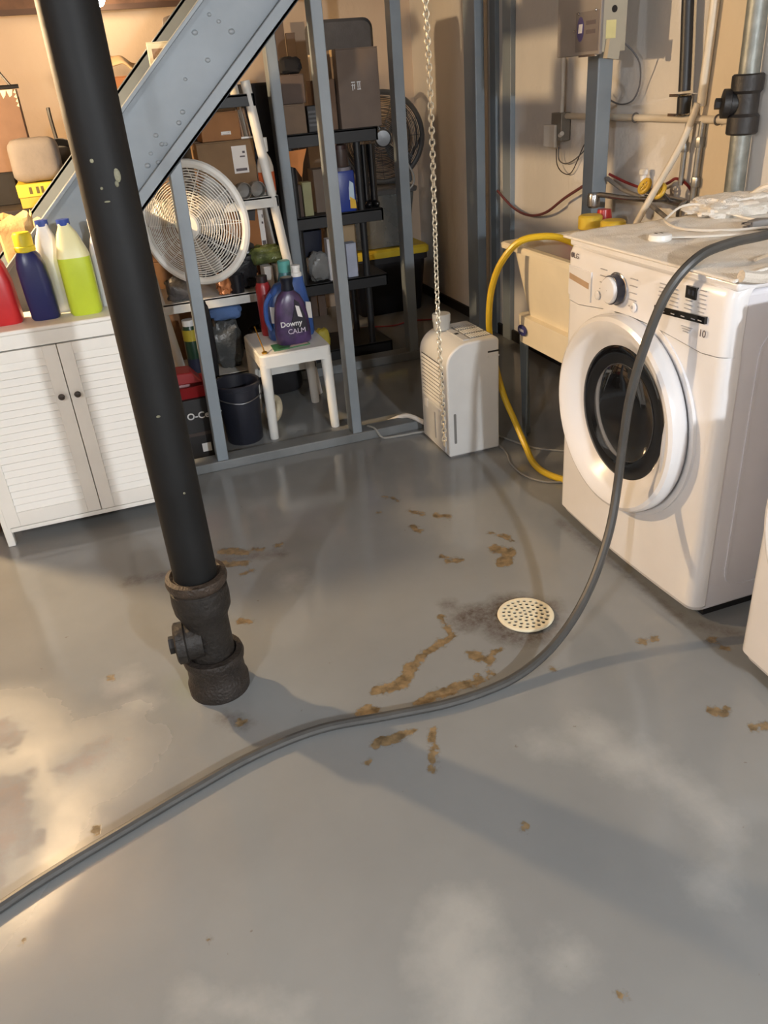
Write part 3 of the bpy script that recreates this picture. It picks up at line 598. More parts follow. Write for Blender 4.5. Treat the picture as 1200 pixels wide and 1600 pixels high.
# ------------------------------------------------------------------ dehumidifier and the chain before it
def make_dehumidifier():
    t = thing('dehumidifier', 'grey white dehumidifier with a slatted front standing beside the sink', 'dehumidifier', (1.32, 3.02, 0))
    w = M('dehumidifier_plastic', (202, 203, 202), .4, var=.04); x0, x1, y0, y1 = 1.20, 1.437, 2.866, 3.165
    prof = [(x0, .008), (x1, .008), (x1, .488), (x1-.01, .500)]
    prof += [(x0+.10-.10*math.sin(R(a)), .405+.092*math.cos(R(a))) for a in range(0, 91, 10)]
    build(MB().prism(prof, 'y', y0, y1), 'body', w, t, bevel=.012, seg=3)
    build(MB().prism([(x0+.012, 0), (x1-.012, 0), (x1-.012, .01), (x0+.012, .01)], 'y', y0+.012, y1-.012), 'base', M('grey_plug', (120, 118, 116)), t)
    sl = M('slat_plastic', (212, 212, 208), .4)
    build(box(x0-.0015, x0+.005, 2.905, 3.135, .215, .405), 'grille_recess', M('grille_shadow', (60, 60, 60), .7), t)
    for k in range(11):
        z = .224 + k*.0172
        build(MB().obox((x0-.003, 3.02, z), (.0015, .115, .0052), Matrix.Rotation(R(28), 3, 'Y')), 'slat', sl, t)
    build(box(x0-.004, x0+.004, 2.90, 3.135, .020, .200), 'water_bucket', M('bucket_plastic', (184, 186, 188), .4), t, bevel=.003)
    build(box(x0-.0055, x0, 3.00, 3.012, .05, .17), 'bucket_window', M('bucket_window', (130, 132, 136), .3), t)
    build(box(x0-.0052, x0, 3.085, 3.125, .165, .205), 'sticker', M('white_sticker', (214, 214, 214), .5), t)
    build(MB().prism([(x0+.03+p[0], .135+p[1]) for p in rrect(.0055, .068, .005, 4)], 'y', y0-.0015, y0+.004), 'side_slot', M('slot_grey', (110, 110, 108), .6), t)
    build(box(1.385, 1.4375, y0-.001, y0+.01, .440, .447), 'handle_slot', M('black_plastic', (22, 22, 24)), t)
    build(box(1.385, 1.437, y0-.0015, y0+.01, .420, .426), 'handle_lip', w, t)
    vm = M('vent_dark', (120, 120, 118), .7)
    for k, (ya, yb) in enumerate(((2.91, 2.965), (2.975, 3.03), (3.04, 3.095))):
        v = build(box(1.325, 1.425, ya, yb, .4965, .5012), 'vent', vm, t)
        mb = MB()
        for q in range(9): mb.box(1.330+q*.0105, 1.335+q*.0105, ya+.003, yb-.003, .501, .5035)
        build(mb, 'vent_bars', M('slat_plastic', (212, 212, 208)), v)
    build(box(1.292, 1.318, 2.90, 3.10, .4945, .5012), 'control_strip', M('bucket_plastic', (184, 186, 188)), t)
    build(box(1.296, 1.312, 2.985, 3.005, .501, .5022), 'button', M('black_plastic', (22, 22, 24)), t)
    single(MB().lathe([(.001, 0), (.036, 0), (.037, .03), (.039, .034), (.039, .062), (.036, .066), (.001, .066)], (1.285, 3.105, .4995), n=28), 'plastic_tub', M('clear_plastic_grey', (196, 198, 196), .25, trans=.35, var=.05), 'small translucent round tub standing on top of the dehumidifier', 'tub', loc=(1.285, 3.105, .4995))
    # drain stub and cords on the floor
    single(MB().tube([(1.215, 3.19, .05), (1.17, 3.30, .0552), (1.10, 3.37, .0125)], .011, 8), 'tube', M('white_cord', (224, 218, 208)), 'short white tube end poking out behind the dehumidifier', 'tube', loc=(1.15, 3.3, 0))
    single(MB().tube([(1.215, 3.175, .012), (1.17, 3.195, .0062), (1.09, 3.20, .0062), (1.02, 3.215, .0062), (1.0, 3.235, .03), (.99, 3.25, .0482), (.97, 3.29, .0482)], .005, 6), 'cord', M('grey_cord', (150, 150, 146), .5), 'thin grey cord running from the dehumidifier onto the partition sill', 'cord', loc=(1.1, 3.2, 0))
    single(MB().tube([(1.47, 3.02, .006), (1.50, 2.95, .0052), (1.56, 2.80, .0052), (1.66, 2.70, .0052), (1.80, 2.62, .0052)], .0042, 6), 'cord', M('grey_cord', (150, 150, 146)), 'thin grey cord running under the sink past the yellow hose', 'cord', loc=(1.5, 2.9, 0))
    single(MB().tube([(1.445, 3.0, .006), (1.44, 2.82, .0052), (1.405, 2.70, .0052), (1.40, 2.58, .0052), (1.44, 2.49, .0052), (1.53, 2.44, .0052), (1.7, 2.4, .0052)], .0042, 6), 'cord', M('grey_cord2', (132, 132, 130), .5), 'thin grey cord looping along the floor beside the yellow hose', 'cord', loc=(1.41, 2.7, 0))
    # long hanging chain
    X, Y, ztop, zbot, p = .533, 1.30, CEIL, .823, .0088
    t = thing('chain', 'long pale metal chain hanging straight down in front of the dehumidifier', 'chain', (X, Y, CEIL))
    lk = MB()
    lk.torus((0, 0, 0), .0042, .0013, (0, 1, 0), 7, 4); lk.v = [(x, y, z*1.36) for x, y, z in lk.v]
    mt = M('pale_chain', (168, 156, 134), .42, .5, var=.2, scale=80)
    me = None; n = int((ztop-zbot)/p); first = None
    for k in range(n):
        if first is None:
            first = build(lk, 'link', mt, t, local=True)
            o = first
        else:
            o = first.copy(); COL.objects.link(o); o.parent = t
        o.location = (.0015*math.sin(k*.09), .001*math.cos(k*.07), -.006 - k*p); o.rotation_euler = (0, 0, R(90*(k % 2) + 35 + k*1.5))

# ------------------------------------------------------------------ louvered cabinet and jugs
def jug(mb_secs, cx, cy, z0, n=28, power=.55):
    rings = []
    sg = lambda v, p: math.copysign(abs(v)**p, v)
    for z, hx, hy, ox in mb_secs:
        rings.append([(cx+ox+hx*sg(math.cos(t), power), cy+hy*sg(math.sin(t), power), z0+z) for t in [2*math.pi*j/n for j in range(n)]])
    return MB().loft(rings)
def make_cabinet():
    w = M('cabinet_white', (232, 230, 224), .4, var=.03)
    x0, x1, y0, y1, zt = -.575, .115, 2.95, 3.215, .80
    t = thing('storage_cabinet', 'white louvered two-door cabinet with bottles on top, left of the drain pipe', 'cabinet', (-.23, 3.08, 0))
    build(box(x0-.012, x1+.012, y0-.012, y1, zt-.016, zt), 'top_panel', w, t, bevel=.005)
    mb = MB().box(x0, x0+.016, y0+.018, y1, .06, zt-.016).box(x1-.016, x1, y0+.018, y1, .06, zt-.016)
    build(mb, 'side_panels', w, t, bevel=.002)
    build(box(x0+.016, x1-.016, y1-.006, y1, .06, zt-.016), 'back_panel', w, t)
    build(box(x0+.016, x1-.016, y0+.018, y1, .055, .075), 'bottom_panel', w, t)
    build(box(x0, x1, y0, y0+.018, zt-.066, zt-.016), 'top_rail', w, t, bevel=.002)
    build(box(x0, x1, y0, y0+.018, .055, .072), 'bottom_rail', w, t, bevel=.002)
    for x, y in ((x0-.016, y0-.002), (x0-.016, y1-.03), (x1-.012, y0+.002), (x1-.012, y1-.03)):
        build(box(x, x+.028, y, y+.028, 0, .26 if x < 0 else .075), 'leg', w, t, bevel=.003)
    xm = (x0+x1)/2
    for a, b, s in ((x0+.002, xm-.0015, 1), (xm+.0015, x1-.002, -1)):
        fr = MB(); yf = y0-.004; st = .048; zb, zc = .076, zt-.070
        fr.box(a, a+st, yf, yf+.018, zb, zc).box(b-st, b, yf, yf+.018, zb, zc)
        fr.box(a+st, b-st, yf, yf+.018, zb, zb+.058).box(a+st, b-st, yf, yf+.018, zc-.040, zc)
        d = build(fr, 'door', w, t, bevel=.0015)
        n = 20; za, ze = zb+.058, zc-.040; p = (ze-za)/n
        proto = None
        for k in range(n):
            z = za + p*(k+.5)
            if proto is None:
                proto = build(MB().obox((0, 0, 0), ((b-a)/2-st+.002, .0036, p*.545), Matrix.Rotation(R(-29), 3, 'X')), 'slat', w, d, local=True); q = proto
            else:
                q = proto.copy(); COL.objects.link(q); q.parent = d
            q.location = ((a+b)/2+.23, yf+.010-3.08, z)
        kx = (b-.026) if s == 1 else (a+.026)
        build(MB().lathe([(.005, 0), (.005, .012), (.011, .016), (.012, .022), (.009, .027), (.001, .028)], (kx, yf, .548), (0, -1, 0), n=16), 'knob', M('dark_chrome', (90, 84, 80), .2, 1.), d)
    z0 = zt
    # red bottle
    t = thing('detergent_jug', 'red detergent jug at the left end of the cabinet top', 'bottle', (-.375, 3.08, z0))
    build(jug([(0, .062, .05, 0), (.01, .066, .053, 0), (.14, .062, .05, 0), (.20, .05, .042, 0), (.245, .028, .028, 0), (.26, .024, .024, 0), (.275, .024, .024, 0)], -.385, 3.08, z0), 'jug_body', M('red_plastic', (186, 36, 40), .35), t)
    build(MB().lathe([(.026, .272), (.026, .31), (.022, .315)], (-.385, 3.08, z0), n=20), 'cap', M('pale_cap', (216, 176, 158), .4), t)
    
    # navy bottle with yellow cap
    t = thing('detergent_jug', 'navy blue detergent bottle with a yellow screw cap on the cabinet', 'bottle', (-.25, 3.06, z0))
    build(jug([(0, .044, .036, 0), (.008, .049, .040, 0), (.12, .050, .041, -.003), (.18, .048, .039, -.006), (.215, .040, .034, -.008), (.232, .028, .028, -.009)], -.243, 3.06, z0, power=.7), 'bottle', M('navy_plastic', (34, 42, 104), .3), t)
    build(MB().lathe([(.030, .228), (.034, .232), (.034, .246), (.031, .249), (.031, .283), (.026, .292), (.001, .293)], (-.252, 3.06, z0), n=26), 'cap', M('yellow_cap', (222, 206, 48), .4), t)
    # white jug with blue cap behind
    t = thing('detergent_jug', 'white jug with a blue cap half hidden behind the navy bottle', 'bottle', (-.19, 3.15, z0))
    build(jug([(0, .052, .045, 0), (.01, .056, .048, 0), (.17, .054, .047, 0), (.25, .035, .034, 0), (.285, .020, .020, 0), (.30, .019, .019, 0)], -.185, 3.155, z0), 'jug_body', M('milky_plastic', (206, 208, 214), .35, var=.03), t)
    build(MB().lathe([(.021, .292), (.022, .296), (.022, .312), (.001, .314)], (-.185, 3.155, z0), n=20), 'cap', M('blue_cap', (44, 70, 150), .4), t)
    # lime jug
    t = thing('detergent_jug', 'clear jug of lime green liquid with a blue cap on the cabinet', 'bottle', (-.11, 3.06, z0))
    build(jug([(0, .050, .05, 0), (.01, .056, .055, 0), (.17, .056, .055, 0), (.195, .055, .054, 0)], -.105, 3.06, z0), 'liquid', M('lime_liquid', (186, 204, 56), .3, var=.06), t)
    build(jug([(.195, .055, .054, 0), (.205, .053, .052, 0), (.27, .034, .034, -.004), (.295, .020, .020, -.006), (.305, .019, .019, -.006)], -.105, 3.06, z0), 'jug_shoulder', M('milky_yellow', (226, 222, 172), .35, var=.04), t)
    build(MB().lathe([(.021, .298), (.022, .302), (.022, .317), (.001, .319)], (-.111, 3.06, z0), n=20), 'cap', M('blue_cap', (44, 70, 150)), t)
    
    t = thing('spray_bottle', 'slim white bottle beside the black pipe on the cabinet', 'bottle', (-.02, 3.12, z0))
    build(jug([(0, .030, .03, 0), (.2, .030, .03, 0), (.245, .014, .014, 0), (.26, .012, .012, 0)], -.02, 3.13, z0), 'bottle', M('milky_plastic', (206, 208, 214)), t)
    build(MB().lathe([(.014, .255), (.014, .30), (.010, .303)], (-.02, 3.13, z0), n=16), 'cap', M('white_plastic', (236, 236, 234)), t)
# ------------------------------------------------------------------ storage room
def carton(x0, x1, y0, y1, z0, z1, label, rgb=(150, 108, 72), rz=0., tape=True, open_=False, group=None, sheet=None, name='cardboard_box'):
    cx, cy = (x0+x1)/2, (y0+y1)/2; hx, hy = (x1-x0)/2, (y1-y0)/2; h = z1-z0
    t = thing(name, label, 'box', (cx, cy, z0), rz, group)
    m = M('cardboard_%d_%d_%d' % rgb, rgb, .85, var=.07, scale=14, bump=.05)
    if not open_:
        build(MB().box(-hx, hx, -hy, hy, 0, h-.004), 'box_body', m, t, local=True, bevel=.003)
        for s in (-1, 1): build(MB().box(-hx, hx, min(s*.0015, s*hy), max(s*.0015, s*hy), h-.004, h), 'flap', m, t, local=True)
        if tape:
            build(MB().box(-hx*1.004, hx*1.004, -.022, .022, h-.03, h+.0008), 'packing_tape', M('tape_tan', (186, 160, 120), .3, var=.05), t, local=True)
    else:
        mb = MB().box(-hx, hx, -hy, -hy+.005, 0, h).box(-hx, hx, hy-.005, hy, 0, h).box(-hx, -hx+.005, -hy, hy, 0, h).box(hx-.005, hx, -hy, hy, 0, h).box(-hx, hx, -hy, hy, 0, .005)
        build(mb, 'box_body', m, t, local=True)
        for sx, sy in ((1, 0), (-1, 0), (0, 1), (0, -1)):
            a = R(34); L = min(hx, hy)*.75
            if sx: mb = MB().obox((sx*(hx+L*.5*math.sin(a)), 0, h+L*.5*math.cos(a)), (.0025, hy*.96, L*.5), Matrix.Rotation(sx*a, 3, 'Y'))
            else: mb = MB().obox((0, sy*(hy+L*.5*math.sin(a)), h+L*.5*math.cos(a)), (hx*.96, .0025, L*.5), Matrix.Rotation(-sy*a, 3, 'X'))
            build(mb, 'flap', m, t, local=True)
    if sheet:   # (u0,u1,v0,v1) of the front face, 0..1
        u0, u1, v0, v1 = sheet
        l = build(MB().box(-hx+2*hx*u0, -hx+2*hx*u1, -hy-.0012, -hy+.001, h*v0, h*v1), 'paper_label', M('label_white', (226, 224, 222), .6, var=.02), t, local=True)
        w = 2*hx*(u1-u0); hh = h*(v1-v0); xa = -hx+2*hx*u0; za = h*v0
        mb = MB().box(xa+w*.12, xa+w*.88, -hy-.0018, -hy-.001, za+hh*.08, za+hh*.18)
        build(mb, 'barcode', M('print_dark', (88, 80, 84), .6), l, local=True)
        build(MB().box(xa+w*.5, xa+w*.85, -hy-.0018, -hy-.001, za+hh*.58, za+hh*.63), 'print_line', M('print_dark', (88, 80, 84)), l, local=True)
        build(MB().box(xa+w*.7, xa+w*.88, -hy-.0018, -hy-.001, za+hh*.72, za+hh*.80), 'print_block', M('print_dark', (88, 80, 84)), l, local=True)
    return t
def tray(name, x0, x1, y0, y1, z, th, mat, parent):
    """a plastic shelf board: rim and recessed deck"""
    mb = MB().box(x0, x1, y0, y0+.012, z-th, z).box(x0, x1, y1-.012, y1, z-th, z).box(x0, x0+.012, y0, y1, z-th, z).box(x1-.012, x1, y0, y1, z-th, z).box(x0, x1, y0, y1, z-.012, z-.001)
    return build(mb, name, mat, parent, bevel=.002)
def fan(c, rz, Rr, label, wire, blade, floor_z, nb=3, pole=True):
    t = thing('fan', label, 'fan', c, rz)
    # local frame: the fan blows towards -y
    dm = wire
    build(MB().torus((0, 0, 0), Rr, .011 if pole else .016, (0, 1, 0), 56, 8), 'rim', dm, t, local=True)
    mb = MB()
    n = int(Rr/.0115)
    for k in range(n):
        r = .045 + (Rr-.05)*k/(n-1); y = -.055*(1-((r)/Rr)**2.2)
        mb.torus((0, y, 0), r, .0022, (0, 1, 0), 44, 4)
    for k in range(10):
        a = 2*math.pi*k/10
        mb.tube([(math.cos(a)*r, -.053*(1-(r/Rr)**2.2), math.sin(a)*r) for r in (.04, Rr*.45, Rr*.75, Rr)], .0018, 4, 2)
    build(mb, 'front_grille', dm, t, local=True, kind='stuff')
    build(MB().lathe([(.001, 0), (.05, 0), (.052, .006), (.046, .012), (.001, .014)], (0, -.052, 0), (0, -1, 0), n=28), 'hub_cap', dm, t, local=True)
    mb = MB()
    for k in range(9):
        r = .08 + (Rr-.09)*k/8; mb.torus((0, .075*(1-(r/Rr)**2.2)+.01, 0), r, .0018, (0, 1, 0), 40, 4)
    for k in range(16):
        a = 2*math.pi*k/16
        mb.tube([(math.cos(a)*r, .085*(1-(r/Rr)**2.2)+.008, math.sin(a)*r) for r in (.07, Rr*.5, Rr*.8, Rr)], .0018, 4, 2)
    build(mb, 'back_grille', dm, t, local=True, kind='stuff')
    build(MB().lathe([(.022, -.03), (.045, -.025), (.045, .02)], (0, 0, 0), (0, 1, 0), n=24), 'hub', blade, t, local=True)
    for k in range(nb):
        a0 = 2*math.pi*k/nb + .5
        def bl(u, v):
            r = .04 + (Rr*.88-.04)*u; w = (.20 + .55*math.sin(math.pi*(.15+.75*u)))*1.25*2.1/nb*1.3
            a = a0 + (v-.5)*w + .35*u; return (r*math.cos(a), (.5-v)*.05*(1-.3*u), r*math.sin(a))
        build(MB().grid(bl, 10, 8), 'blade', blade, t, local=True, solid=.003)
    build(MB().lathe([(.05, .09), (.062, .10), (.062, .16), (.04, .19), (.001, .195)], (0, 0, 0), (0, 1, 0), n=24), 'motor_housing', dm, t, local=True)
    zf = floor_z - c[2]
    if pole:
        build(MB().cyl((0, .12, zf+.03), (0, .12, -.05), .016), 'pole', dm, t, local=True)
        build(MB().lathe([(.001, 0), (.17, 0), (.175, .012), (.15, .024), (.04, .035), (.001, .036)], (0, .12, zf), n=32), 'base', dm, t, local=True)
    elif pole is not None:
        mb = MB().tube([(-Rr*.7, .06, zf+.012), (-Rr*.7, .06, -Rr*.55), (-Rr-.02, .06, 0)], .01, 6, 4).tube([(Rr*.7, .06, zf+.012), (Rr*.7, .06, -Rr*.55), (Rr+.02, .06, 0)], .01, 6, 4).tube([(-Rr*.7, .06, zf+.012), (Rr*.7, .06, zf+.012)], .01, 6, 1)
        build(mb, 'stand_frame', dm, t, local=True)
    return t
def bottle(label, c, prof, rgb, cap=None, caprgb=(236, 236, 234), name='bottle', cat='bottle', trans=0., n=20):
    t = thing(name, label, cat, c)
    build(MB().lathe(prof, c, n=n), 'bottle_body', M('plastic_%d_%d_%d' % rgb, rgb, .32, var=.05, trans=trans), t)
    if cap: build(MB().lathe(cap, c, n=n), 'cap', M('cap_%d_%d_%d' % caprgb, caprgb, .4, var=.03), t)
    return t
def make_storage():
    wp = M('shelf_white_plastic', (214, 214, 210), .42, var=.04); bp = M('shelf_black_plastic', (26, 27, 30), .5, var=.1)
    blk = M('black_plastic', (22, 22, 24)); bagblk = M('black_bag_film', (30, 30, 34), .28, var=.2, bump=.3)
    cl = M('clear_film', (176, 178, 178), .18, var=.1, trans=.55, bump=.25)
    carton(-.80, -.63, 3.05, 3.20, 0, 1.335, 'unseen tall narrow brown carton left of the louvered cabinet, placed to shade the far floor', (150, 112, 78))  # out of view, placed to cast the shade edge across the far floor
    # --- white shelf unit, leaning a little to the left
    t = thing('shelf_unit', 'white plastic shelf unit leaning slightly, standing behind the white fan', 'shelf', (.55, 4.1, 0))
    ln = -.11; X = lambda x, z: x + ln*z
    for x in (.262, .915):
        for y in (3.97, 4.30):
            build(MB().lathe([(.022, 0), (.022, 1.5)], (x, y, 0), (ln, 0, 1), n=16), 'post', wp, t)
    for z in (.20, .585, 1.01, 1.44):
        tray('shelf_board', X(.24, z), X(.94, z), 3.95, 4.32, z, .05, wp if z < 1.3 else bp, t)
    # on the board at 1.01
    z = 1.0102
    carton(.50, .765, 4.05, 4.27, z, 1.255, 'brown shipping carton with a white address label on the white shelf', (132, 106, 78), sheet=(.60, .86, .42, .90))
    carton(.535, .715, 4.06, 4.24, 1.2565, 1.375, 'orange brown carton stacked on the labelled shipping carton', (156, 110, 70), sheet=(.5, .75, .2, .32))
    carton(.62, .73, 4.08, 4.2, 1.3765, 1.43, 'small tan carton topmost of the stack on the white shelf', (176, 144, 108), tape=False)
    rk = thing('towel_rail', 'shiny white rail with two uprights standing on the labelled carton', 'rail', (.74, 4.1, 1.2565))
    cm = M('bright_copper', (220, 196, 180), .18, .85)
    for x in (.725, .757): build(MB().tube([(x, 4.075, 1.262), (x-.008, 4.08, 1.35), (x-.018, 4.09, 1.436)], .007, 8, 4), 'upright', cm, rk)
    build(box(.715, .768, 4.06, 4.10, 1.2566, 1.2645), 'foot', M('white_plastic', (236, 236, 234)), rk)
    b = bottle('white capped bottle with orange label at the right end of the white shelf', (.80, 4.02, z), [(.001, 0), (.036, 0), (.038, .01), (.038, .12), (.03, .155), (.017, .18), (.016, .195)], (206, 200, 190), [(.022, .185), (.024, .19), (.024, .245), (.001, .247)])
    build(MB().lathe([(.0388, .015), (.0388, .10)], (.80, 4.02, z), n=20, cap0=False, cap1=False), 'label', M('orange_print', (196, 92, 48), .45), b)
    for k, x in enumerate((.60, .665, .73)):
        g = single(MB().lathe([(.001, 0), (.030, 0), (.033, .004), (.033, .022), (.036, .026), (.036, .06), (.033, .062), (.031, .03), (.001, .026)], (x, 3.985+.005*k, z+.0362), (.1, -.95, .0), n=20), 'glass_jar', M('clear_glass_grey', (170, 166, 160), .15, trans=.5, var=.1), ('clear glass jar lying on the white shelf, the one nearest the fan', 'clear glass jar lying on the white shelf between two others', 'clear glass jar lying on the white shelf nearest the orange label bottle')[k], 'jar', 'glass jars lying on the white shelf')
    # on the board at .585
    z = .5852
    carton(.585, .775, 4.10, 4.28, z, .965, 'tall tan carton with a dark patch on the middle board of the white shelf', (156, 104, 62), sheet=(.86, .99, .45, .97))
    single(MB().obox((.69, 4.097, .925), (.045, .0015, .028), Matrix.Rotation(R(10), 3, 'Y')), 'sticker', M('black_sheet', (48, 46, 46), .6), 'dark patch stuck on the upper front of the tall tan carton', 'sticker')
    for k, (x, c) in enumerate(((.735, 'left of the pair'), (.792, 'right of the pair'))):
        carton(x-.022, x+.022, 3.97, 4.04, z, .69, 'slim white box standing by the red bottle, %s' % c, (212, 208, 204), rz=R(6), tape=False, group='slim white boxes on the white shelf', name='white_box')
    single(blob((.745, 4.035, .735), (.085, .05, .043), .22, 3), 'plastic_bag', M('green_bag', (84, 94, 54), .25, var=.6, scale=22, bump=.3), 'crumpled yellow green plastic bag lying on the slim white boxes', 'bag', loc=(.745, 4.035, .691))
    single(blob((.615, 4.05, .70), (.075, .05, .112), .28, 9), 'plastic_bag', bagblk, 'shiny black plastic bag on the white shelf behind the black cup', 'bag', loc=(.615, 4.05, z))
    single(MB().lathe([(.001, 0), (.034, 0), (.040, .088), (.037, .088), (.031, .006), (.001, .006)], (.575, 3.985, z), n=22), 'cup', M('black_cup', (26, 27, 34), .35), 'dark navy cup standing on the white shelf right of the fan', 'cup', loc=(.575, 3.985, z))
    single(blob((.515, 3.99, .632), (.034, .03, .046), .4, 12, fr=3.2), 'candy_bag', M('copper_foil', (204, 132, 84), .25, .5, var=.3), 'crinkled copper foil packet beside the dark cup on the shelf', 'packet', loc=(.515, 3.99, z))
    single(blob((.305, 4.0, .64), (.066, .045, .054), .25, 21), 'wrapped_bundle', M('grey_wrap', (92, 90, 90), .2, var=.45, scale=16, bump=.4), 'dark bundle wrapped in clear film on the shelf below the fan', 'bundle', loc=(.305, 4.0, z))
    # low board
    z = .2002
    b = bottle('green bottle with yellow band and white lid on the lowest shelf behind the drain pipe', (.310, 3.99, z), [(.001, 0), (.036, 0), (.038, .01), (.038, .24), (.030, .265)], (30, 60, 44), [(.031, .262), (.031, .29), (.001, .292)])
    build(MB().lathe([(.0388, .19), (.0388, .245)], (.310, 3.99, z), n=20, cap0=False, cap1=False), 'label', M('yellow_band', (176, 160, 50), .5), b)
    build(MB().lathe([(.0388, .03), (.0388, .10)], (.310, 3.99, z), n=20, cap0=False, cap1=False), 'navy_label', M('navy_band', (28, 34, 60), .5), b)
    single(blob((.49, 4.08, .325), (.075, .07, .125), .22, 31), 'plastic_bag', M('grey_bag_film', (84, 86, 86), .28, var=.25, bump=.35, scale=12), 'large grey plastic bag stuffed on the lowest white shelf', 'bag', loc=(.49, 4.08, z))
    single(blob((.50, 4.05, .487), (.085, .055, .035), .18, 33, flat=False), 'cloth', M('blue_cloth', (84, 112, 160), .85, var=.12, bump=.2), 'folded blue cloth lying on the large grey bag', 'cloth', loc=(.50, 4.05, .45))
    single(blob((.385, 3.905, .395), (.028, .03, .19), .16, 37, flat=False), 'garment', M('black_cloth', (26, 25, 28), .9, var=.2), 'black garment hanging from the white shelf behind the grey stud', 'garment', loc=(.385, 3.905, .38))
    single(blob((.66, 4.08, .29), (.055, .06, .09), .15, 39), 'plastic_bag', bagblk, 'small black bag on the lowest white shelf beside the grey bag', 'bag', loc=(.66, 4.08, z))
    single(MB().grid(lambda u, v: (.46+.52*u, 4.375+.012*math.sin(u*24+2*math.sin(v*4)), .02+1.46*v), 40, 12), 'backdrop', M('dark_backdrop', (34, 33, 36), .95, var=.2), 'dark blanket added to darken the gaps behind the white shelf unit', 'backdrop', loc=(.72, 4.375, .02), solid=.008)  # dark sheet added to deepen the gaps between the shelf items
    # --- white round fan
    FAN = fan((.375, 3.535, .985), R(-34), .233, 'large white round fan standing behind the short grey stud', M('fan_white', (222, 220, 214), .4, var=.03), M('fan_blade_grey', (176, 172, 166), .35, var=.06), 0., 3, None)
    build(MB().tube([(.43, 3.66, .985), (.36, 3.67, .985), (.31, 3.60, .99), (.305, 3.45, .99), (.302, 3.327, .99)], .012, 8), 'bracket', M('grey_steel_leg', (132, 142, 148), .4, .4), FAN)
    # --- black bucket, cord reel disc, mop box
    t = thing('bucket', 'dark navy plastic bucket on the floor behind the short stud', 'bucket', (.437, 3.545, 0))
    build(MB().lathe([(.001, 0), (.080, 0), (.084, .008), (.100, .262), (.107, .265), (.109, .285), (.104, .29), (.098, .285), (.080, .012), (.001, .012)], (.437, 3.545, 0), n=36), 'bucket_body', M('navy_bucket', (36, 38, 48), .45, var=.1), t)
    build(MB().tube([(.330, 3.545, .27), (.344, 3.47, .235), (.437, 3.428, .215), (.530, 3.47, .235), (.544, 3.545, .27)], .003, 6), 'handle', M('steel_wire', (120, 120, 122), .35, .8), t)
    single(MB().torus((.615, 3.68, .070), .052, .018, (.75, -.65, 0), 28, 10), 'tape_roll', M('cream_tape', (200, 190, 164), .5), 'cream roll of tape standing on edge between bucket and stool', 'tape', loc=(.615, 3.68, 0))
    t = thing('mop_set', 'black boxed mop set with a red wringer bucket on top beside the short stud', 'box', (.21, 3.5, 0))
    build(box(.105, .318, 3.405, 3.60, 0, .285), 'carton', M('black_carton', (24, 23, 25), .5, var=.1), t, bevel=.004)
    lettering('O-Cedar', .042, M('print_white', (222, 222, 222), .5), t, face_my(.258, 3.4042, .208), .0006, bold=.0008)
    build(box(.222, .262, 3.4035, 3.4055, .035, .075), 'sticker', M('white_sticker', (214, 214, 214)), t)
    build(box(.16, .30, 3.4035, 3.4055, .115, .130), 'print_band', M('print_brown', (66, 54, 50), .5), t)
    rd = M('red_plastic2', (150, 34, 38), .4, var=.08)
    build(MB().loft([[(.215+p[0], 3.50+p[1], z_) for p in rrect(a, b_, .03, 4)] for a, b_, z_ in ((.085, .075, .2855), (.098, .088, .335), (.102, .092, .34), (.094, .084, .34), (.08, .07, .29))]), 'red_bucket', rd, t)
    build(MB().prism([(.13, .345), (.28, .345), (.24, .395), (.135, .40)], 'y', 3.44, 3.56), 'wringer', rd, t, bevel=.006)
    # --- white stool and what stands on it
    t = thing('stool', 'small white square side table carrying the detergent bottles', 'table', (.715, 3.66, 0))
    ws = M('stool_white', (222, 222, 218), .35, var=.03)
    rzp = [(.715+p[0], 3.665+p[1]) for p in rrect(.168, .205, .03, 4)]
    build(MB().loft([[(x, y, .345) for x, y in rzp], [(x, y, .398) for x, y in rzp], [((x-.715)*.97+.715, (y-3.665)*.97+3.665, .405) for x, y in rzp]]), 'table_top', ws, t)
    for sx, sy in ((-1, -1), (1, -1), (1, 1), (-1, 1)):
        x, y = .715+sx*.143, 3.665+sy*.178
        build(MB().lathe([(.020, 0), (.021, .01), (.025, .33), (.026, .36)], (x+sx*.008, y+sy*.008, 0), (-sx*.022, -sy*.022, 1), n=18), 'leg', ws, t)
    z = .4053
    t = thing('detergent_jug', 'purple fabric softener bottle with a dark cap at the front of the white side table', 'bottle', (.738, 3.575, z+.006))
    pu = M('purple_film', (70, 52, 90), .3, var=.6, scale=18)
    zz = z+.0065
    build(jug([(0, .074, .036, 0), (.008, .082, .041, 0), (.05, .083, .042, 0), (.12, .078, .040, 0), (.18, .068, .037, 0), (.215, .052, .033, 0), (.235, .030, .026, 0), (.245, .022, .022, 0)], .738, 3.575, zz, power=.75), 'bottle', pu, t)
    build(MB().lathe([(.027, .240), (.029, .245), (.025, .268), (.031, .292), (.028, .298), (.001, .298)], (.738, 3.575, zz), n=22), 'cap', M('dark_teal_cap', (18, 26, 40), .3), t)
    dn = M('dark_navy_film', (28, 24, 40), .3)
    build(MB().prism([(0.741, zz+.055), (0.801, zz+.055), (0.794, zz+.13), (0.771, zz+.19), (0.754, zz+.205), (0.748, zz+.16), (0.726, zz+.10)], 'y', 3.5315, 3.560), 'dark_panel', dn, t)
    build(MB().prism([(0.761, zz+.128), (0.782, zz+.120), (0.771, zz+.172), (0.754, zz+.178)], 'y', 3.5305, 3.5325), 'white_label', M('label_white', (226, 224, 222)), t)
    lettering('Downy', .034, M('print_white', (222, 222, 222)), t, face_my(.726, 3.5318, zz+.098), .0012, bold=.0006)
    lettering('CALM', .032, M('print_lilac', (206, 196, 214), .5), t, face_my(.748, 3.5310, zz+.062), .0012)
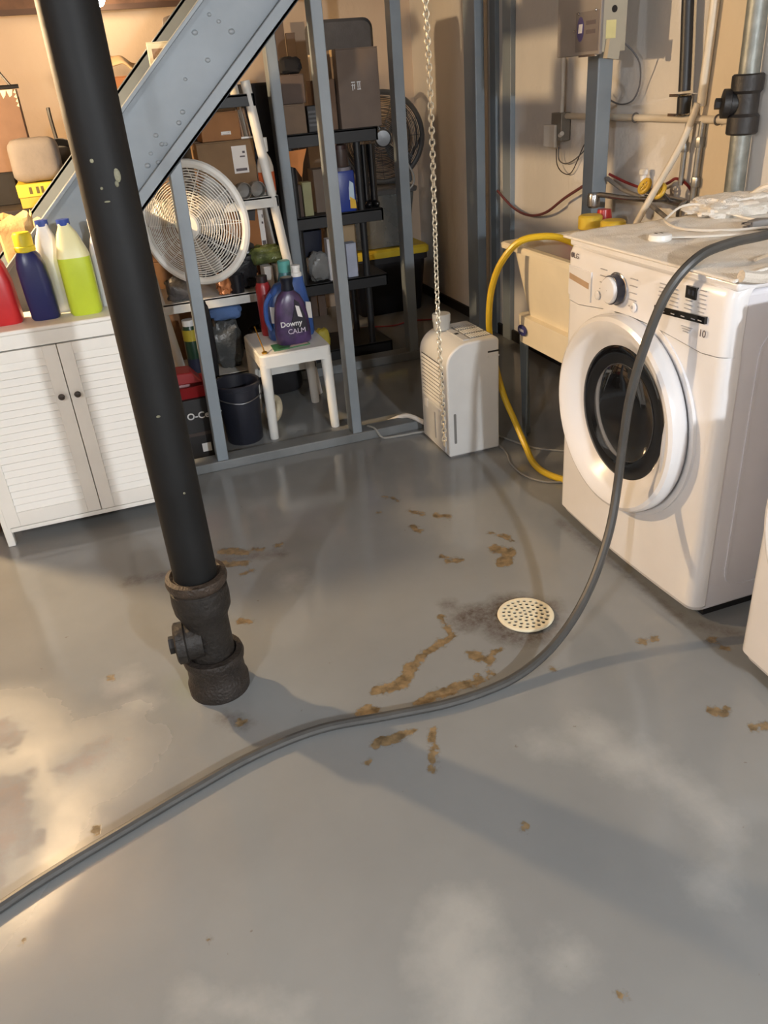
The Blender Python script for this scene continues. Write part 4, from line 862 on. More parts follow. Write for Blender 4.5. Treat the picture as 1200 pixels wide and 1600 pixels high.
    t = thing('detergent_jug', 'big blue detergent jug with a white cap behind the purple bottle', 'bottle', (.74, 3.72, z))
    bl = M('blue_jug', (58, 92, 158), .32, var=.06)
    build(jug([(0, .104, .05, 0), (.01, .110, .055, 0), (.10, .110, .055, 0), (.20, .096, .05, 0), (.25, .07, .04, .018), (.275, .028, .028, .058)], .757, 3.705, z, power=.7), 'jug_body', bl, t)
    build(MB().tube([(.675, 3.66, z+.22), (.645, 3.652, z+.18), (.638, 3.65, z+.11), (.655, 3.652, z+.06)], .011, 8), 'handle', bl, t)
    build(MB().lathe([(.024, .27), (.026, .275), (.024, .29), (.018, .293), (.018, .31), (.021, .312), (.021, .325), (.001, .326)], (.815, 3.705, z), n=20), 'cap', M('white_plastic', (236, 236, 234)), t)
    for x in (.672, .842): build(MB().prism([(x-.012, z+.09), (x+.012, z+.085), (x+.012, z+.16), (x-.012, z+.165)], 'y', 3.648, 3.655), 'label_stripe', M('label_white', (226, 224, 222)), t)
    bottle('bottle with a teal cap behind the blue detergent jug on the side table', (.785, 3.815, z), [(.001, 0), (.038, 0), (.040, .01), (.040, .24), (.026, .285)], (50, 110, 120), [(.030, .28), (.030, .328), (.026, .332), (.001, .332)], (96, 172, 166))
    bottle('red bottle with a black lid at the back left of the side table', (.668, 3.80, z), [(.001, 0), (.034, 0), (.036, .01), (.036, .23), (.028, .25)], (150, 34, 40), [(.026, .247), (.026, .28), (.001, .281)], (40, 26, 30))
    t = thing('flat_packet', 'flat green and white packet under the purple bottle', 'packet', (.71, 3.55, z))
    build(MB().prism([(.625, 3.50), (.80, 3.52), (.79, 3.60), (.63, 3.60)], 'z', z, z+.0055), 'packet_front', M('packet_green', (64, 116, 74), .4, var=.4, scale=30), t, bevel=.0015)
    build(MB().prism([(.70, 3.511), (.795, 3.523), (.785, 3.565), (.72, 3.56)], 'z', z+.0056, z+.0062), 'packet_print', M('packet_pink', (206, 184, 170), .4, var=.15), t)
    t = thing('brass_hook', 'thin brass rod with a round foot at the left edge of the side table', 'hook', (.575, 3.52, z))
    bm_ = M('brass', (186, 142, 56), .3, .85)
    build(MB().cyl((.580, 3.50, z+.009), (.572, 3.62, z+.095), .003, n=8), 'rod', bm_, t)
    build(MB().lathe([(.001, 0), (.013, 0), (.013, .006), (.006, .011), (.001, .012)], (.580, 3.50, z), n=16), 'foot', bm_, t)
    # low black rounded form under/behind the stool
    single(blob((.74, 4.12, .071), (.12, .10, .069), .04, 41, power=.5), 'black_form', M('black_cloth', (26, 25, 28)), 'low black rounded form on the floor behind the white side table', 'bag', loc=(.74, 4.12, 0))
    # --- black shelf unit on the curb side
    t = thing('shelf_unit', 'black plastic shelf unit full of boxes behind the second stud line', 'shelf', (1.25, 4.57, 0))
    BX0, BX1, BY0, BY1 = 1.0, 1.47, 4.40, 4.76
    for x in (BX0+.02, BX1-.085):
        for y in (BY0+.025, BY1-.025): build(MB().lathe([(.020, 0), (.020, 1.2)], (x, y, 0), n=14), 'post', bp, t)
    for z_ in (.085, .475, .83, 1.235): tray('shelf_board', BX0, BX1+.03, BY0, BY1, z_, .065, bp, t)
    z = 1.2352
    t = carton(1.312, 1.535, 4.42, 4.60, z, 1.60, 'large brown carton with white arrow marks on top of the black shelf', (112, 98, 88))
    mb = MB()
    pw = M('print_white', (222, 222, 222))
    def bar(x0_, x1_, z0_, z1_): return box(x0_, x1_, 4.4188, 4.4212, z0_, z1_)
    for a in ((1.382, 1.402, 1.445, 1.450), (1.382, 1.402, 1.432, 1.436), (1.412, 1.432, 1.445, 1.450), (1.412, 1.432, 1.412, 1.417), (1.386, 1.390, 1.410, 1.440), (1.396, 1.400, 1.415, 1.440), (1.415, 1.419, 1.420, 1.444), (1.425, 1.429, 1.417, 1.444)):
        build(bar(*a), 'print_mark', pw, t)
    carton(1.195, 1.305, 4.46, 4.62, z, 1.47, 'narrow brown carton beside the arrow marked carton on the black shelf', (112, 88, 70), tape=False)
    carton(1.01, 1.125, 4.42, 4.58, z, 1.372, 'tan carton at the left end of the black shelf top', (128, 108, 90), tape=False)
    carton(1.02, 1.14, 4.44, 4.58, 1.3735, 1.505, 'brown carton stacked on the tan carton at the left of the black shelf', (98, 84, 76), tape=False)
    single(blob((1.085, 4.49, 1.545), (.055, .05, .038), .2, 51), 'cap', M('black_cloth', (26, 25, 28)), 'black knitted cap lying on the stacked brown carton', 'hat', loc=(1.085, 4.49, 1.506))
    t = thing('radio', 'small black boxy radio between the cartons on the black shelf', 'radio', (1.16, 4.44, z))
    build(box(1.132, 1.19, 4.415, 4.47, z, 1.36), 'radio_body', blk, t, bevel=.004)
    for q in range(4): build(box(1.138, 1.184, 4.4125, 4.416, 1.325-.02*q, 1.335-.02*q), 'speaker_slot', M('dark_metal_grey', (70, 70, 74), .4), t)
    t = thing('suitcase', 'dark grey soft suitcase standing behind the arrow marked carton', 'suitcase', (1.42, 4.69, z))
    build(MB().loft([[(1.42+p[0], y, 1.49+p[1]) for p in rrect(.172*s, .252*s, .05, 5)] for y, s in ((4.625, .94), (4.64, 1.), (4.735, 1.), (4.75, .94))]), 'shell', M('dark_grey_fabric', (72, 72, 76), .8, var=.12, bump=.15, scale=20), t)
    single(MB().lathe([(.012, 0), (.044, 0), (.044, .115), (.012, .115), (.012, 0)], (1.245, 4.54, 1.4705), n=22, cap0=False, cap1=False), 'paper_roll', M('cream_paper', (206, 190, 160), .8), 'cream paper roll standing on the narrow brown carton', 'roll', loc=(1.245, 4.54, 1.4705))
    z = .8302
    t = thing('detergent_box', 'blue detergent canister with yellow and white label on the black shelf', 'canister', (1.305, 4.46, z))
    build(MB().loft([[(1.305+p[0], 4.46+p[1], z+h) for p in rrect(.052*s, .045*s, .012, 3)] for h, s in ((0, .97), (.006, 1.), (.195, 1.), (.205, .93))]), 'canister', M('royal_blue', (34, 58, 138), .35), t)
    build(MB().lathe([(.045, .205), (.045, .222), (.001, .224)], (1.305, 4.46, z), n=24), 'lid', M('grey_lid', (120, 116, 122), .4), t)
    build(MB().prism([(1.315, z+.06), (1.345, z+.05), (1.345, z+.14), (1.325, z+.155), (1.318, z+.12)], 'y', 4.4135, 4.416), 'label_swoosh', M('pale_blue_print', (190, 212, 226), .4), t)
    build(MB().prism([(1.318, z+.015), (1.352, z+.012), (1.35, z+.055), (1.32, z+.075)], 'y', 4.4130, 4.416), 'yellow_print', M('yellow_print', (220, 176, 50), .4), t)
    bottle('clear jar of dark beads above the blue canister on the black shelf', (1.30, 4.46, z+.2246), [(.001, 0), (.038, 0), (.04, .008), (.04, .085)], (74, 62, 58), [(.036, .085), (.036, .105), (.001, .106)], (60, 40, 38), 'jar', 'jar', .2)
    t = thing('boots', 'tall shiny black rubber boots standing at the right end of the black shelf', 'boots', (1.42, 4.46, z))
    for k, x in enumerate((1.432, 1.477)):
        build(MB().lathe([(.001, 0), (.020, 0), (.022, .02), (.019, .08), (.021, .20), (.022, .31), (.023, .32), (.019, .32)], (x, 4.47, z), n=18), 'boot', M('black_rubber', (18, 18, 21), .25), t)
        build(MB().sphere((x, 4.44, z+.020), .0198, 14, 8, (1, 1.5, 1)), 'boot_toe', M('black_rubber', (18, 18, 21)), t)
    single(MB().prism([(1.0, 1.16), (1.10, 1.165), (1.075, 1.10), (1.06, 1.03), (1.03, 1.08), (1.0, 1.09)], 'y', 4.385, 4.393), 'cloth', M('orange_cloth', (214, 136, 74), .8, var=.12), 'orange cloth hanging by its corner from the black shelf', 'cloth', loc=(1.05, 4.39, 1.1))
    carton(1.065, 1.115, 4.43, 4.50, z, 1.0, 'upright beige and green carton on the middle of the black shelf', (150, 148, 112), tape=False)
    carton(1.015, 1.06, 4.43, 4.50, z, .99, 'slim dark brown carton beside the beige and green carton', (92, 78, 70), tape=False)
    carton(1.15, 1.24, 4.50, 4.62, z, 1.05, 'grey brown carton behind the stud on the middle of the black shelf', (110, 96, 84), tape=False)
    z = .4752
    carton(1.21, 1.38, 4.56, 4.70, z, .745, 'beige carton at the back of the low black shelf', (168, 144, 112))
    carton(1.275, 1.335, 4.43, 4.50, z, .66, 'pale blue and white carton at the front of the low black shelf', (172, 178, 196), tape=False)
    carton(1.165, 1.225, 4.42, 4.48, z, .70, 'small white carton on the low black shelf behind the stud', (206, 204, 206), tape=False)
    single(blob((1.115, 4.46, .555), (.066, .045, .079), .2, 61, power=.75), 'plastic_bag', cl, 'clear plastic bag bulging at the front of the low black shelf', 'bag', loc=(1.115, 4.46, z))
    single(MB().loft([[(1.09+p[0], 4.60+p[1], z+h) for p in rrect(a, b_, .02, 4)] for h, a, b_ in ((0, .07, .06), (.26, .085, .075), (.262, .078, .068), (.01, .064, .054))]), 'bin', M('navy_bin', (28, 34, 52), .4), 'navy plastic bin behind the clear bag on the low black shelf', 'bin', loc=(1.09, 4.60, z))
    single(blob((1.09, 4.455, .146), (.04, .035, .06), .14, 63), 'packet', M('yellow_packet', (196, 180, 70), .5, var=.2), 'yellow packet at the bottom of the black shelf', 'packet', loc=(1.09, 4.455, .0855))
    # --- totes and second fan at the back
    t = thing('storage_tote', 'black tote with a yellow lid on the floor in the back corner', 'tote', (1.83, 5.42, 0))
    C = (1.82, 5.43)
    def rr_(a, b_, z_, r=.04): return [(C[0]+p[0], C[1]+p[1], z_) for p in rrect(a, b_, r, 4)]
    build(MB().loft([rr_(.22, .15, 0), rr_(.225, .155, .01), rr_(.255, .185, .35), rr_(.27, .2, .352), rr_(.27, .2, .40)]), 'tote_body', M('tote_black', (24, 25, 30), .45), t)
    build(MB().loft([rr_(.277, .207, .392), rr_(.28, .21, .40), rr_(.28, .21, .43), rr_(.265, .195, .445), rr_(.25, .18, .44)]), 'lid', M('tote_yellow', (208, 180, 48), .45), t)
    t = thing('storage_tote', 'clear tote of pale things stacked on the yellow lidded tote', 'tote', (1.80, 5.43, .4456))
    C = (1.80, 5.43)
    ct = M('clear_tote', (150, 152, 150), .2, var=.1, trans=.6)
    build(MB().loft([rr_(.19, .13, .4456), rr_(.23, .16, .78), rr_(.24, .17, .79), rr_(.225, .155, .78), rr_(.185, .125, .452)]), 'tote_body', ct, t)
    build(MB().loft([rr_(.245, .175, .785), rr_(.25, .18, .81), rr_(.235, .165, .82)]), 'lid', M('tote_grey_lid', (92, 92, 92), .4), t)
    for k, (x, y, c) in enumerate(((1.70, 5.37, (196, 176, 150)), (1.82, 5.36, (214, 196, 178)), (1.90, 5.40, (128, 116, 106)))):
        build(blob((x, y, .56), (.06, .05, .09), .25, 70+k), 'content', M('content_%d' % k, c, .8, var=.2), t)
    fan((1.86, 5.38, 1.115), R(-12), .265, 'dark metal fan on top of the clear tote in the back corner', M('fan_dark_metal', (92, 94, 96), .35, .6), M('fan_blade_silver', (150, 152, 154), .3, .6), .822, 4, False)
    single(MB().tube([(1.88, 5.43, 1.10), (1.90, 5.25, 1.06), (1.91, 5.17, 1.02), (1.945, 5.165, .97), (1.985, 5.16, .88), (1.96, 5.165, .82), (1.89, 5.18, .79)], .006, 6), 'cord', M('grey_cord', (150, 150, 146)), 'thick grey cord drooping in front of the dark metal fan', 'cord', loc=(1.93, 5.17, .82))
    single(MB().tube([(1.25, 4.95, .006), (1.5, 5.02, .0062), (1.7, 4.95, .0062), (1.85, 4.99, .0062), (2.05, 4.9, .0062)], .005, 6), 'cord', M('red_cord', (130, 40, 44), .45), 'dark red cord lying on the storage room floor before the tote', 'cord', loc=(1.7, 4.95, 0))
    # --- things behind the stairs, upper left
    t = thing('storage_shelf', 'dark plank shelf on four legs against the back wall behind the stairs', 'shelf', (-.55, 4.3, 0))
    dw = M('dark_shelf_wood', (44, 38, 34), .7, var=.2)
    build(box(-1.15, -.03, 4.10, 4.52, 1.03, 1.06), 'shelf_board', dw, t, bevel=.003); build(box(-1.15, -.03, 4.10, 4.52, .45, .48), 'shelf_board', dw, t, bevel=.003)
    for x in (-1.13, -.07):
        for y in (4.12, 4.47): build(box(x, x+.035, y, y+.035, 0, 1.03), 'leg', dw, t)
    carton(-.53, -.32, 4.36, 4.51, 1.0602, 1.20, 'black carton on the plank shelf carrying the open brown box', (30, 28, 28), tape=False)
    t = carton(-.54, -.215, 4.36, 4.515, 1.2012, 1.535, 'brown cardboard box with a torn white top edge behind the stairs', (118, 92, 74))
    rg = random.Random(9)
    for k in range(11):
        x = -.53+.0275*k
        build(MB().prism([(x, 1.534), (x+.0275, 1.534), (x+.02, 1.522-rg.random()*.018), (x+.008, 1.519-rg.random()*.02)], 'y', 4.3585, 4.3605), 'torn_edge', M('torn_paper', (226, 208, 176), .8), t)
    for k in range(4):
        zt_ = 1.534-.018*k
        build(MB().prism([(-.216, zt_), (-.216, zt_-.018), (-.225-rg.random()*.006, zt_-.012)], 'y', 4.3585, 4.3605), 'torn_edge', M('torn_paper', (226, 208, 176)), t)
    t = thing('wire_rack', 'folded black wire rack on top of the torn brown box', 'rack', (-.37, 4.43, 1.536))
    for x in (-.47, -.40, -.33, -.26, -.21): build(MB().tube([(x-.02, 4.40, 1.5435), (x-.07, 4.42, 1.63), (x-.10, 4.46, 1.71)], .006, 6, 3), 'wire', blk, t)
    build(MB().tube([(-.55, 4.40, 1.5455), (-.20, 4.40, 1.5455)], .009, 6, 1), 'wire_rail', blk, t); build(MB().tube([(-.62, 4.445, 1.675), (-.28, 4.445, 1.675)], .009, 6, 1), 'wire_rail', blk, t)
    t = thing('game_box', 'yellow printed box lying flat under the taupe cushion', 'box', (-.21, 4.25, 1.0602))
    yb = M('yellow_carton', (222, 190, 58), .5, var=.12)
    build(box(-.302, -.105, 4.12, 4.35, 1.0602, 1.118), 'tray', M('yellow_carton_dull', (200, 168, 60), .5, var=.15), t, bevel=.002)
    build(box(-.306, -.101, 4.116, 4.354, 1.105, 1.158), 'lid', yb, t, bevel=.002)
    for k, x in enumerate((-.255, -.225, -.205, -.15)): build(box(x, x+(.012 if k < 3 else .028), 4.1145, 4.1165, 1.118, 1.146), 'print', M('print_olive', (96, 82, 36), .6), t)
    single(blob((-.20, 4.235, 1.2495), (.108, .09, .090), .04, 81, power=.42), 'cushion', M('taupe_fabric', (126, 119, 113), .9, var=.12, bump=.2), 'plump taupe fabric cushion lying on the yellow box', 'cushion', loc=(-.20, 4.235, 1.159))
    t = thing('pan', 'black round pan leaning against the back of the plank shelf behind the drain pipe', 'pan', (-.07, 4.3, 1.0602))
    build(MB().lathe([(.001, 0), (.10, 0), (.125, .03), (.128, .03), (.103, -.004), (.001, -.004)], (-.095, 4.40, 1.19), (-.2, -1, .25), n=36), 'pan_body', blk, t)
    build(MB().tube([(-.095, 4.42, 1.31), (-.10, 4.45, 1.40), (-.10, 4.46, 1.45)], .009, 6), 'handle', blk, t)
    # brown paper bags on a tread
    kb = M('kraft_paper', (206, 172, 120), .8, var=.14, bump=.2, scale=14)
    def paper_bag(c, h, label, seed, rgbm):
        x, y, z_ = c; rg = random.Random(seed); rings = []
        for k in range(6):
            f = k/5; ring = []
            for j in range(20):
                a = 2*math.pi*j/20; q = lambda v: math.copysign(abs(v)**.5, v)
                w = 1+.18*noise.noise(Vector((math.cos(a)*1.7+seed, math.sin(a)*1.7, f*3)))
                ring.append((x+h[0]*q(math.cos(a))*w*(1+.15*f), y+h[1]*q(math.sin(a))*w, z_+h[2]*f+(.05*h[2]*math.sin(a*7) if k == 5 else 0)))
            rings.append(ring)
        return single(MB().loft(rings, True, False), 'paper_bag', rgbm, label, 'bag', loc=c, solid=.002, smooth=20)
    k_ = 3; zt_ = .21+k_*.215
    paper_bag((-.305, 3.55, zt_+.002), (.060, .08, .24), 'crumpled kraft paper bag standing on a stair tread behind the red jug', 2, kb)
    paper_bag((-.27, 3.77, zt_+.002), (.055, .06, .19), 'pale paper sack behind the crumpled kraft bag on the stair tread', 5, M('pale_paper', (220, 200, 160), .8, var=.1, bump=.2))
    # carton stack with the beige cloth, seen above the stringer
    carton(.10, .45, 4.42, 4.72, 0, .70, 'big brown carton on the floor, lowest of the stack behind the stairs', (128, 96, 68))
    carton(.12, .44, 4.43, 4.71, .7012, 1.415, 'big brown carton, second from below in the stack behind the stairs', (140, 104, 72))
    carton(.15, .345, 4.44, 4.64, 1.4162, 1.485, 'flat white carton on the stack of brown cartons behind the stairs', (212, 206, 194), tape=False)
    carton(.16, .30, 4.45, 4.62, 1.4862, 1.555, 'small orange brown carton under the draped beige cloth', (176, 122, 84), tape=False)
    def cloth(u, v):
        x = .13+.30*u; y = 4.40+.28*v
        z_ = 1.565+.075*math.exp(-((u-.35)/.38)**2) - (.10*(u-.72)/.28 if u > .72 else 0) + .012*noise.noise(Vector((u*4, v*3, 0))) + .006*math.sin(u*16+v*5)
        if v < .12: z_ -= .03*(1-v/.12)
        return (x, y, max(z_, 1.557))
    single(MB().grid(cloth, 34, 20), 'cloth', M('beige_cloth', (226, 190, 142), .9, var=.06, bump=.15), 'beige cloth draped over the small carton behind the stairs', 'cloth', loc=(.27, 4.53, 1.56), solid=.006)
    t = thing('lamp_shape', 'grey lamp shape modelled for a lamp-shaped shadow behind the staircase', 'lamp', (.42, 4.56, 1.4155))  # solid shape added in place of a lamp-shaped shadow on the wall
    gl_ = M('lamp_shadow_grey', (116, 108, 104), .5)
    build(MB().lathe([(.001, 0), (.042, 0), (.042, .012), (.001, .014)], (.395, 4.60, 1.4155), n=20), 'lamp_base', blk, t)
    build(MB().tube([(.395, 4.60, 1.42), (.44, 4.56, 1.52), (.47, 4.52, 1.62), (.52, 4.50, 1.70)], .006, 6), 'stem', gl_, t)
    build(MB().lathe([(.020, .05), (.024, .045), (.062, -.02), (.060, -.02), (.02, .04)], (.535, 4.49, 1.735), (-.25, .1, 1), n=24), 'lamp_shade', gl_, t)
    # small white box on a tread, and yellow paper higher up
    z6 = .21+6*.215
    t = carton(.318, .412, 3.47, 3.56, z6+.0012, z6+.135, 'small white box with a printed front standing on a stair tread', (228, 216, 184), rz=R(-8), tape=False)
    build(MB().box(-.030, .018, -.0465, -.0445, .078, .112), 'print_block', M('print_brown2', (150, 122, 96), .6, var=.3, scale=60), t, local=True)
    z7 = z6+.215
    paper_bag((.625, 3.70, z7+.002), (.045, .07, .12), 'yellow paper bag standing on the upper stair tread', 8, M('yellow_paper', (236, 210, 120), .7, var=.08))
    # boards against the back wall
    bw = M('brown_board', (104, 88, 78), .75, var=.15)
    t = thing('boards', 'brown grey boards leaning together against the back wall', 'boards', (1.33, 5.6, 0))
    for x0, x1, zt_, c in ((1.27, 1.335, 1.80, 0), (1.345, 1.40, 1.74, 1)):
        build(MB().prism([(5.50, 0), (5.525, 0), (5.583, zt_), (5.558, zt_)], 'x', x0, x1), 'board', bw, t, bevel=.002)

# ------------------------------------------------------------------ electrics and pipes on the right wall
def make_wall_gear():
    bx = M('box_grey_enamel', (132, 126, 122), .45, var=.06)
    t = thing('electrical_box', 'grey metal electrical box mounted high on the grey support post', 'electrical box', (2.12, 3.44, 1.48))
    build(box(2.045, 2.058, 3.268, 3.582, 1.475, 2.05), 'door', bx, t, bevel=.003)
    build(box(2.058, 2.162, 3.272, 3.578, 1.48, 2.04), 'box_body', M('box_beige_lit', (176, 168, 150), .45, var=.06), t, bevel=.003)  # body coloured lighter than the door to paint its lit side
    l = build(box(2.0435, 2.0455, 3.278, 3.44, 1.488, 1.622), 'name_plate', M('plate_grey', (104, 98, 98), .35), t)
    build(MB().lathe([(.001, 0), (.024, 0), (.024, .0012), (.001, .0014)], (2.0436, 3.405, 1.565), (-1, 0, 0), n=28), 'emblem', M('emblem_blue', (48, 44, 110), .35), l)
    for v in bpy.data.objects[l.children[0].name].data.vertices: v.co.z = (v.co.z-(1.565-1.48))*1.75+(1.565-1.48)
    build(MB().prism([(3.418, 1.552), (3.392, 1.552), (3.388, 1.582), (3.414, 1.582)], 'x', 2.0412, 2.0426), 'emblem_mark', M('label_white', (226, 224, 222)), l)
    for z in (1.585, 1.555): build(box(2.0425, 2.0437, 3.30, 3.365, z-.008, z+.006), 'print_line', M('print_dark', (88, 80, 84)), l)
    build(box(2.036, 2.045, 3.285, 3.40, 1.470, 1.478), 'latch', M('chrome', (200, 200, 204)), t)
    for y, z in ((3.42, 1.618), (3.30, 1.622), (3.447, 1.56)): build(MB().sphere((2.0435, y, z), .005, 10, 6), 'screw', M('chrome', (200, 200, 204)), t)
    build(box(2.072, 2.115, 3.2705, 3.2725, 1.525, 1.585), 'yellow_sticker', M('yellow_sticker', (224, 212, 150), .6, var=.1), t)
    build(MB().obox((2.095, 3.2575, 1.488), (.026, .014, .032), Matrix.Rotation(R(8), 3, 'Y')), 'junction_box', M('box_beige_lit', (176, 168, 150)), t)
    build(MB().lathe([(.012, 0), (.012, .004)], (2.105, 3.2745, 1.62), (0, -1, 0), n=14), 'knockout', blk_(), t)
    t.location.x -= .103; t.location.y -= .247
    t_ = M('wire_grey', (96, 96, 100), .45)
    single(MB().tube([(2.045, 3.045, 1.50), (2.08, 3.05, 1.50), (2.15, 3.06, 1.44), (2.19, 3.10, 1.36), (2.19, 3.14, 1.30), (2.19, 3.22, 1.285), (2.19, 3.30, 1.30), (2.185, 3.345, 1.325)], .0035, 6), 'wire', t_, 'grey wire looping in the air to the right of the electrical box', 'wire', loc=(2.19, 3.1, 1.3))
    single(MB().tube([(2.19, 3.37, 1.42), (2.195, 3.38, 1.30), (2.195, 3.44, 1.15), (2.195, 3.52, 1.08), (2.195, 3.64, 1.03), (2.195, 3.72, 1.04), (2.195, 3.73, 1.10)], .003, 6), 'wire', t_, 'thin wire hanging in a loop from the wall switch', 'wire', loc=(2.195, 3.6, 1.05))
    single(MB().tube([(2.19, 3.36, 1.20), (2.195, 3.42, 1.185), (2.195, 3.50, 1.12), (2.195, 3.60, .995), (2.195, 3.68, .985), (2.195, 3.74, 1.02), (2.195, 3.75, 1.09)], .0025, 6), 'wire', M('wire_dark', (60, 52, 50), .5), 'second thin dark wire sagging lower under the wall switch', 'wire', loc=(2.195, 3.6, 1.0))
    t = thing('wall_switch', 'grey switch box with a white cover on the right wall', 'switch', (2.2, 3.76, 1.16))
    build(box(2.165, 2.215, 3.66, 3.755, 1.13, 1.25), 'switch_box', M('switch_metal', (150, 148, 142), .4, .5), t, bevel=.003)
    build(box(2.15, 2.165, 3.755-.06, 3.80, 1.10, 1.20), 'cover', M('cover_white', (216, 212, 204), .4), t, bevel=.004)
    build(MB().cyl((2.16, 3.66, 1.155), (2.15, 3.625, 1.165), .010, n=10), 'toggle', M('white_plastic', (236, 236, 234)), t)
    build(MB().cyl((2.19, 3.70, 1.25), (2.19, 3.70, CEIL), .011, n=12), 'conduit', M('conduit_white', (206, 202, 194), .4), t)
    pw = M('pipe_cream_paint', (210, 200, 182), .45, var=.06)
    t = thing('water_pipe', 'cream painted horizontal pipe running along the right wall', 'pipe', (2.195, 3.1, 1.24))
    build(MB().cyl((2.195, 3.66, 1.235), (2.195, 2.47, 1.235), .0135), 'pipe', pw, t)
    for y in (3.12, 2.62): build(MB().torus((2.195, y, 1.235), .016, .004, (0, 1, 0), 18, 6), 'pipe_strap', M('steel_wire', (120, 120, 122)), t)
    t = thing('drain_hose', 'thick black rubber hose hanging from above beside the cream pipes', 'hose', (2.18, 2.8, 1.3))
    rb = M('black_hose', (28, 29, 32), .45, var=.1)
    build(MB().tube([(2.18, 2.845, CEIL), (2.18, 2.845, 1.9), (2.18, 2.835, 1.65), (2.18, 2.815, 1.45), (2.18, 2.805, 1.33)], .022, 14), 'hose', rb, t)
    build(MB().lathe([(.018, -.03), (.024, -.028), (.026, .03), (.022, .035)], (2.18, 2.80, 1.28), n=18), 'coupling', rb, t)
    for z in (1.318, 1.252):
        build(MB().torus((2.18, 2.80, z), .0265, .0035, (0, 0, 1), 24, 6), 'hose_clamp', M('chrome', (200, 200, 204)), t)
        build(box(2.148, 2.156, 2.80, 2.85, z-.005, z+.005), 'clamp_screw', M('chrome', (200, 200, 204)), t)
    # supply pipes down to the faucet
    t = thing('supply_pipes', 'cream and steel supply pipes coming down to the sink faucet', 'pipe', (2.19, 2.75, 1.0))
    sp = M('galvanized', (150, 150, 148), .35, .7, var=.15, scale=30)
    build(MB().tube([(2.19, 2.685, CEIL), (2.19, 2.70, 1.6), (2.19, 2.715, 1.28)], .0165, 12), 'cream_pipe', pw, t)
    build(MB().tube([(2.175, 2.715, 1.29), (2.14, 2.745, 1.15), (2.06, 2.80, .96), (2.02, 2.82, .87)], .013, 12), 'cream_pipe', pw, t)
    build(MB().cyl((2.20, 2.79, 1.245), (2.20, 2.80, 1.0), .010), 'steel_pipe', sp, t)
    build(MB().cyl((2.195, 2.70, 1.235), (2.195, 2.715, .90), .013), 'steel_pipe', sp, t)
    for z in (1.14, 1.0): build(MB().lathe([(.0165, 0), (.018, .006), (.018, .03), (.0165, .036)], (2.195, 2.705, z), n=8), 'union', sp, t)
    build(MB().lathe([(.014, 0), (.0155, .005), (.0155, .03), (.014, .034)], (2.20, 2.795, 1.12), n=8), 'union', sp, t)
    t = thing('faucet', 'chrome faucet with two yellow handwheels over the utility sink', 'faucet', (2.13, 2.85, .93))
    ch = M('dull_chrome', (150, 148, 146), .22, .9, var=.12, scale=40)
    build(MB().cyl((2.16, 2.95, .955), (2.16, 2.66, .94), .016), 'body', ch, t)
    yh = M('yellow_wheel', (206, 170, 62), .4, var=.15)
    for y, z in ((2.885, 1.0), (2.79, .99)):
        build(MB().cyl((2.16, y, z-.05), (2.10, y, z), .009), 'valve_stem', ch, t)
        h = build(MB().torus((2.095, y, z), .026, .0085, (-.85, 0, .52), 24, 8), 'handwheel', yh, t)
        hm = MB()
        for a in (0, 60, 120):
            u = Vector((0, 1, 0)); w = Vector((.52, 0, .85)); d = (u*math.cos(R(a))+w*math.sin(R(a)))*.026
            hm.cyl(Vector((2.095, y, z))-d, Vector((2.095, y, z))+d, .004, n=6)
        build(hm, 'spoke', yh, h, kind='stuff')
    build(MB().tube([(2.15, 2.81, .95), (2.05, 2.93, .955), (1.98, 3.02, .968), (1.965, 3.04, .955)], .011, 10), 'spout', ch, t)
    build(MB().lathe([(.022, .03), (.026, .02), (.026, -.02), (.020, -.028)], (1.965, 3.045, .945), (0, 0, 1), n=18), 'spout_head', ch, t)
    build(MB().tube([(2.15, 2.70, .95), (2.08, 2.64, .93), (2.04, 2.58, .86)], .011, 10), 'outlet', ch, t)
    build(MB().lathe([(.012, 0), (.012, .05), (.018, .055), (.018, .07), (.014, .075)], (2.19, 3.03, 1.0-.03), n=12), 'valve_cap', M('white_plastic', (236, 236, 234)), t)
    rw = M('red_wire', (118, 42, 42), .4); dw_ = M('dark_hose', (62, 56, 56), .45)
    single(MB().tube([(2.20, 4.40, .84), (2.19, 4.2, .775), (2.18, 4.0, .755), (2.17, 3.8, .79), (2.16, 3.6, .88), (2.15, 3.4, .96), (2.15, 3.35, .985)], .007, 6), 'cable', M('maroon_cable', (112, 62, 62), .45), 'maroon cable sagging along the right wall behind the posts', 'cable', loc=(2.18, 3.9, .8))
    single(MB().tube([(2.13, 3.19, 1.02), (2.17, 3.10, .985), (2.195, 2.98, .968), (2.20, 2.88, 1.0), (2.205, 2.83, 1.02), (2.215, 2.76, .99), (2.215, 2.66, .90)], .006, 6), 'wire', rw, 'red wire curving from the support post past the faucet', 'wire', loc=(2.15, 3.0, .97))
    single(MB().tube([(2.12, 3.19, 1.005), (2.13, 3.08, .965), (2.13, 2.98, .952), (2.12, 2.88, .93), (2.10, 2.75, .90), (2.09, 2.62, .86)], .009, 8), 'tube', M('grey_tube', (120, 116, 112), .35), 'grey tube running beside the red wire under the faucet', 'tube', loc=(2.12, 2.9, .93))
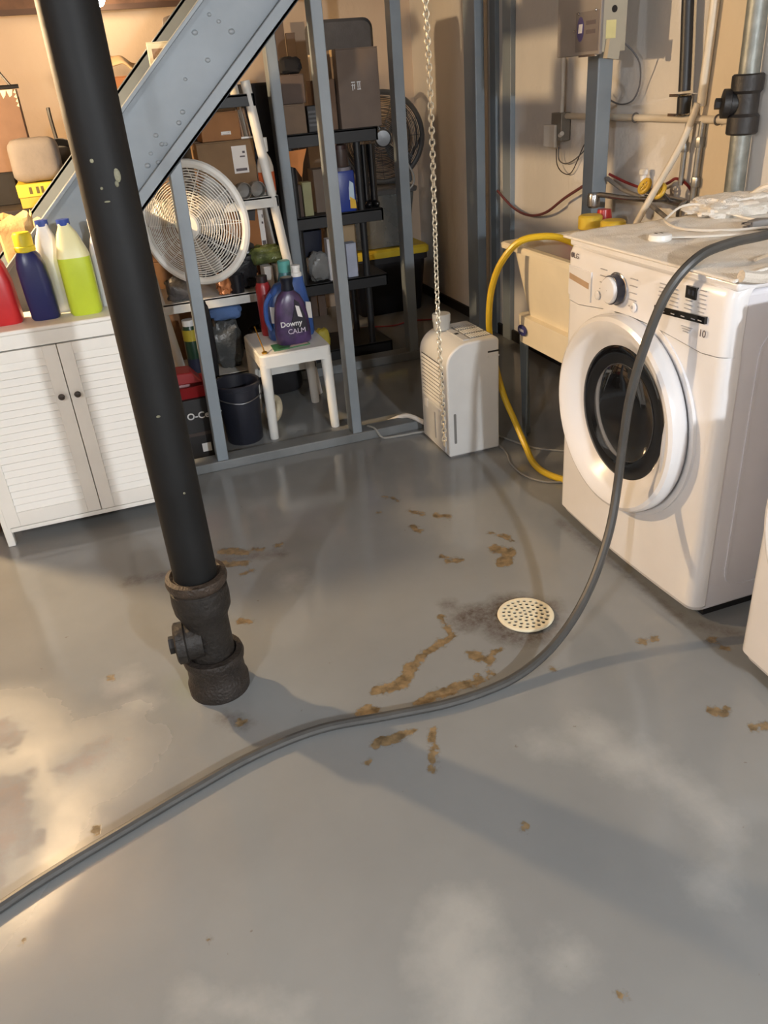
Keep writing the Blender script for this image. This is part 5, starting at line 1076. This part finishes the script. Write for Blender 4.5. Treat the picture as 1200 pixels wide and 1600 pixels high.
    t = thing('galvanized_pipe', 'thick galvanized pipe with a black cleanout fitting at the right edge', 'pipe', (2.19, 2.45, 1.0))
    gv = M('galvanized_dull', (132, 136, 132), .45, .45, var=.25, scale=22, bump=.1)
    build(MB().cyl((2.165, 2.46, 0), (2.165, 2.46, CEIL), .034, n=22), 'pipe', gv, t)
    bk = M('black_fitting', (34, 33, 34), .5, var=.15, bump=.2)
    build(MB().lathe([(.048, 1.195), (.052, 1.20), (.052, 1.25), (.044, 1.26), (.044, 1.32), (.052, 1.33), (.052, 1.375), (.046, 1.38)], (2.165, 2.46, 0), n=26), 'fitting', bk, t)
    br = build(MB().lathe([(.038, 0), (.038, .045), (.046, .048), (.046, .070), (.030, .074), (.001, .075)], (2.165, 2.465, 1.29), (-.85, .5, .05), n=24), 'cleanout', bk, t)
    build(MB().cyl((2.101, 2.503, 1.294), (2.084, 2.513, 1.295), .018, n=6), 'cleanout_plug', bk, br)
    # yellow lids / red bottle standing in the sink behind the washer
    def in_sink(x, y, label, rgb, cap, h):
        return bottle(label, (x, y, .5605), [(.001, 0), (.05, 0), (.052, .01), (.052, h-.12), (.03, h-.05)], rgb, [(.040, h-.05), (.048, h-.045), (.048, h), (.04, h+.006), (.001, h+.007)], cap, 'detergent_jug')
    in_sink(1.88, 2.93, 'red bottle with a wide yellow cap standing in the far end of the sink', (176, 52, 48), (206, 176, 58), .345)
    in_sink(1.86, 2.74, 'bottle with a wide yellow cap standing in the sink near the faucet', (190, 160, 90), (210, 180, 60), .35)
    single(MB().lathe([(.001, 0), (.03, 0), (.032, .01), (.032, .33), (.026, .36), (.001, .362)], (1.96, 2.955, .5605), n=18), 'bottle', M('red_translucent', (170, 48, 46), .3), 'slim red bottle rising under the chrome spout', 'bottle', loc=(1.96, 2.955, .5605))
def blk_(): return M('black_plastic', (22, 22, 24))
bulbs = [bulb_lamp(*a) for a in LAMPS]
make_shell(); make_stairs(); make_stack(); make_drain(); make_laundry(); make_sink(); make_dehumidifier(); make_cabinet()
make_storage(); make_wall_gear()
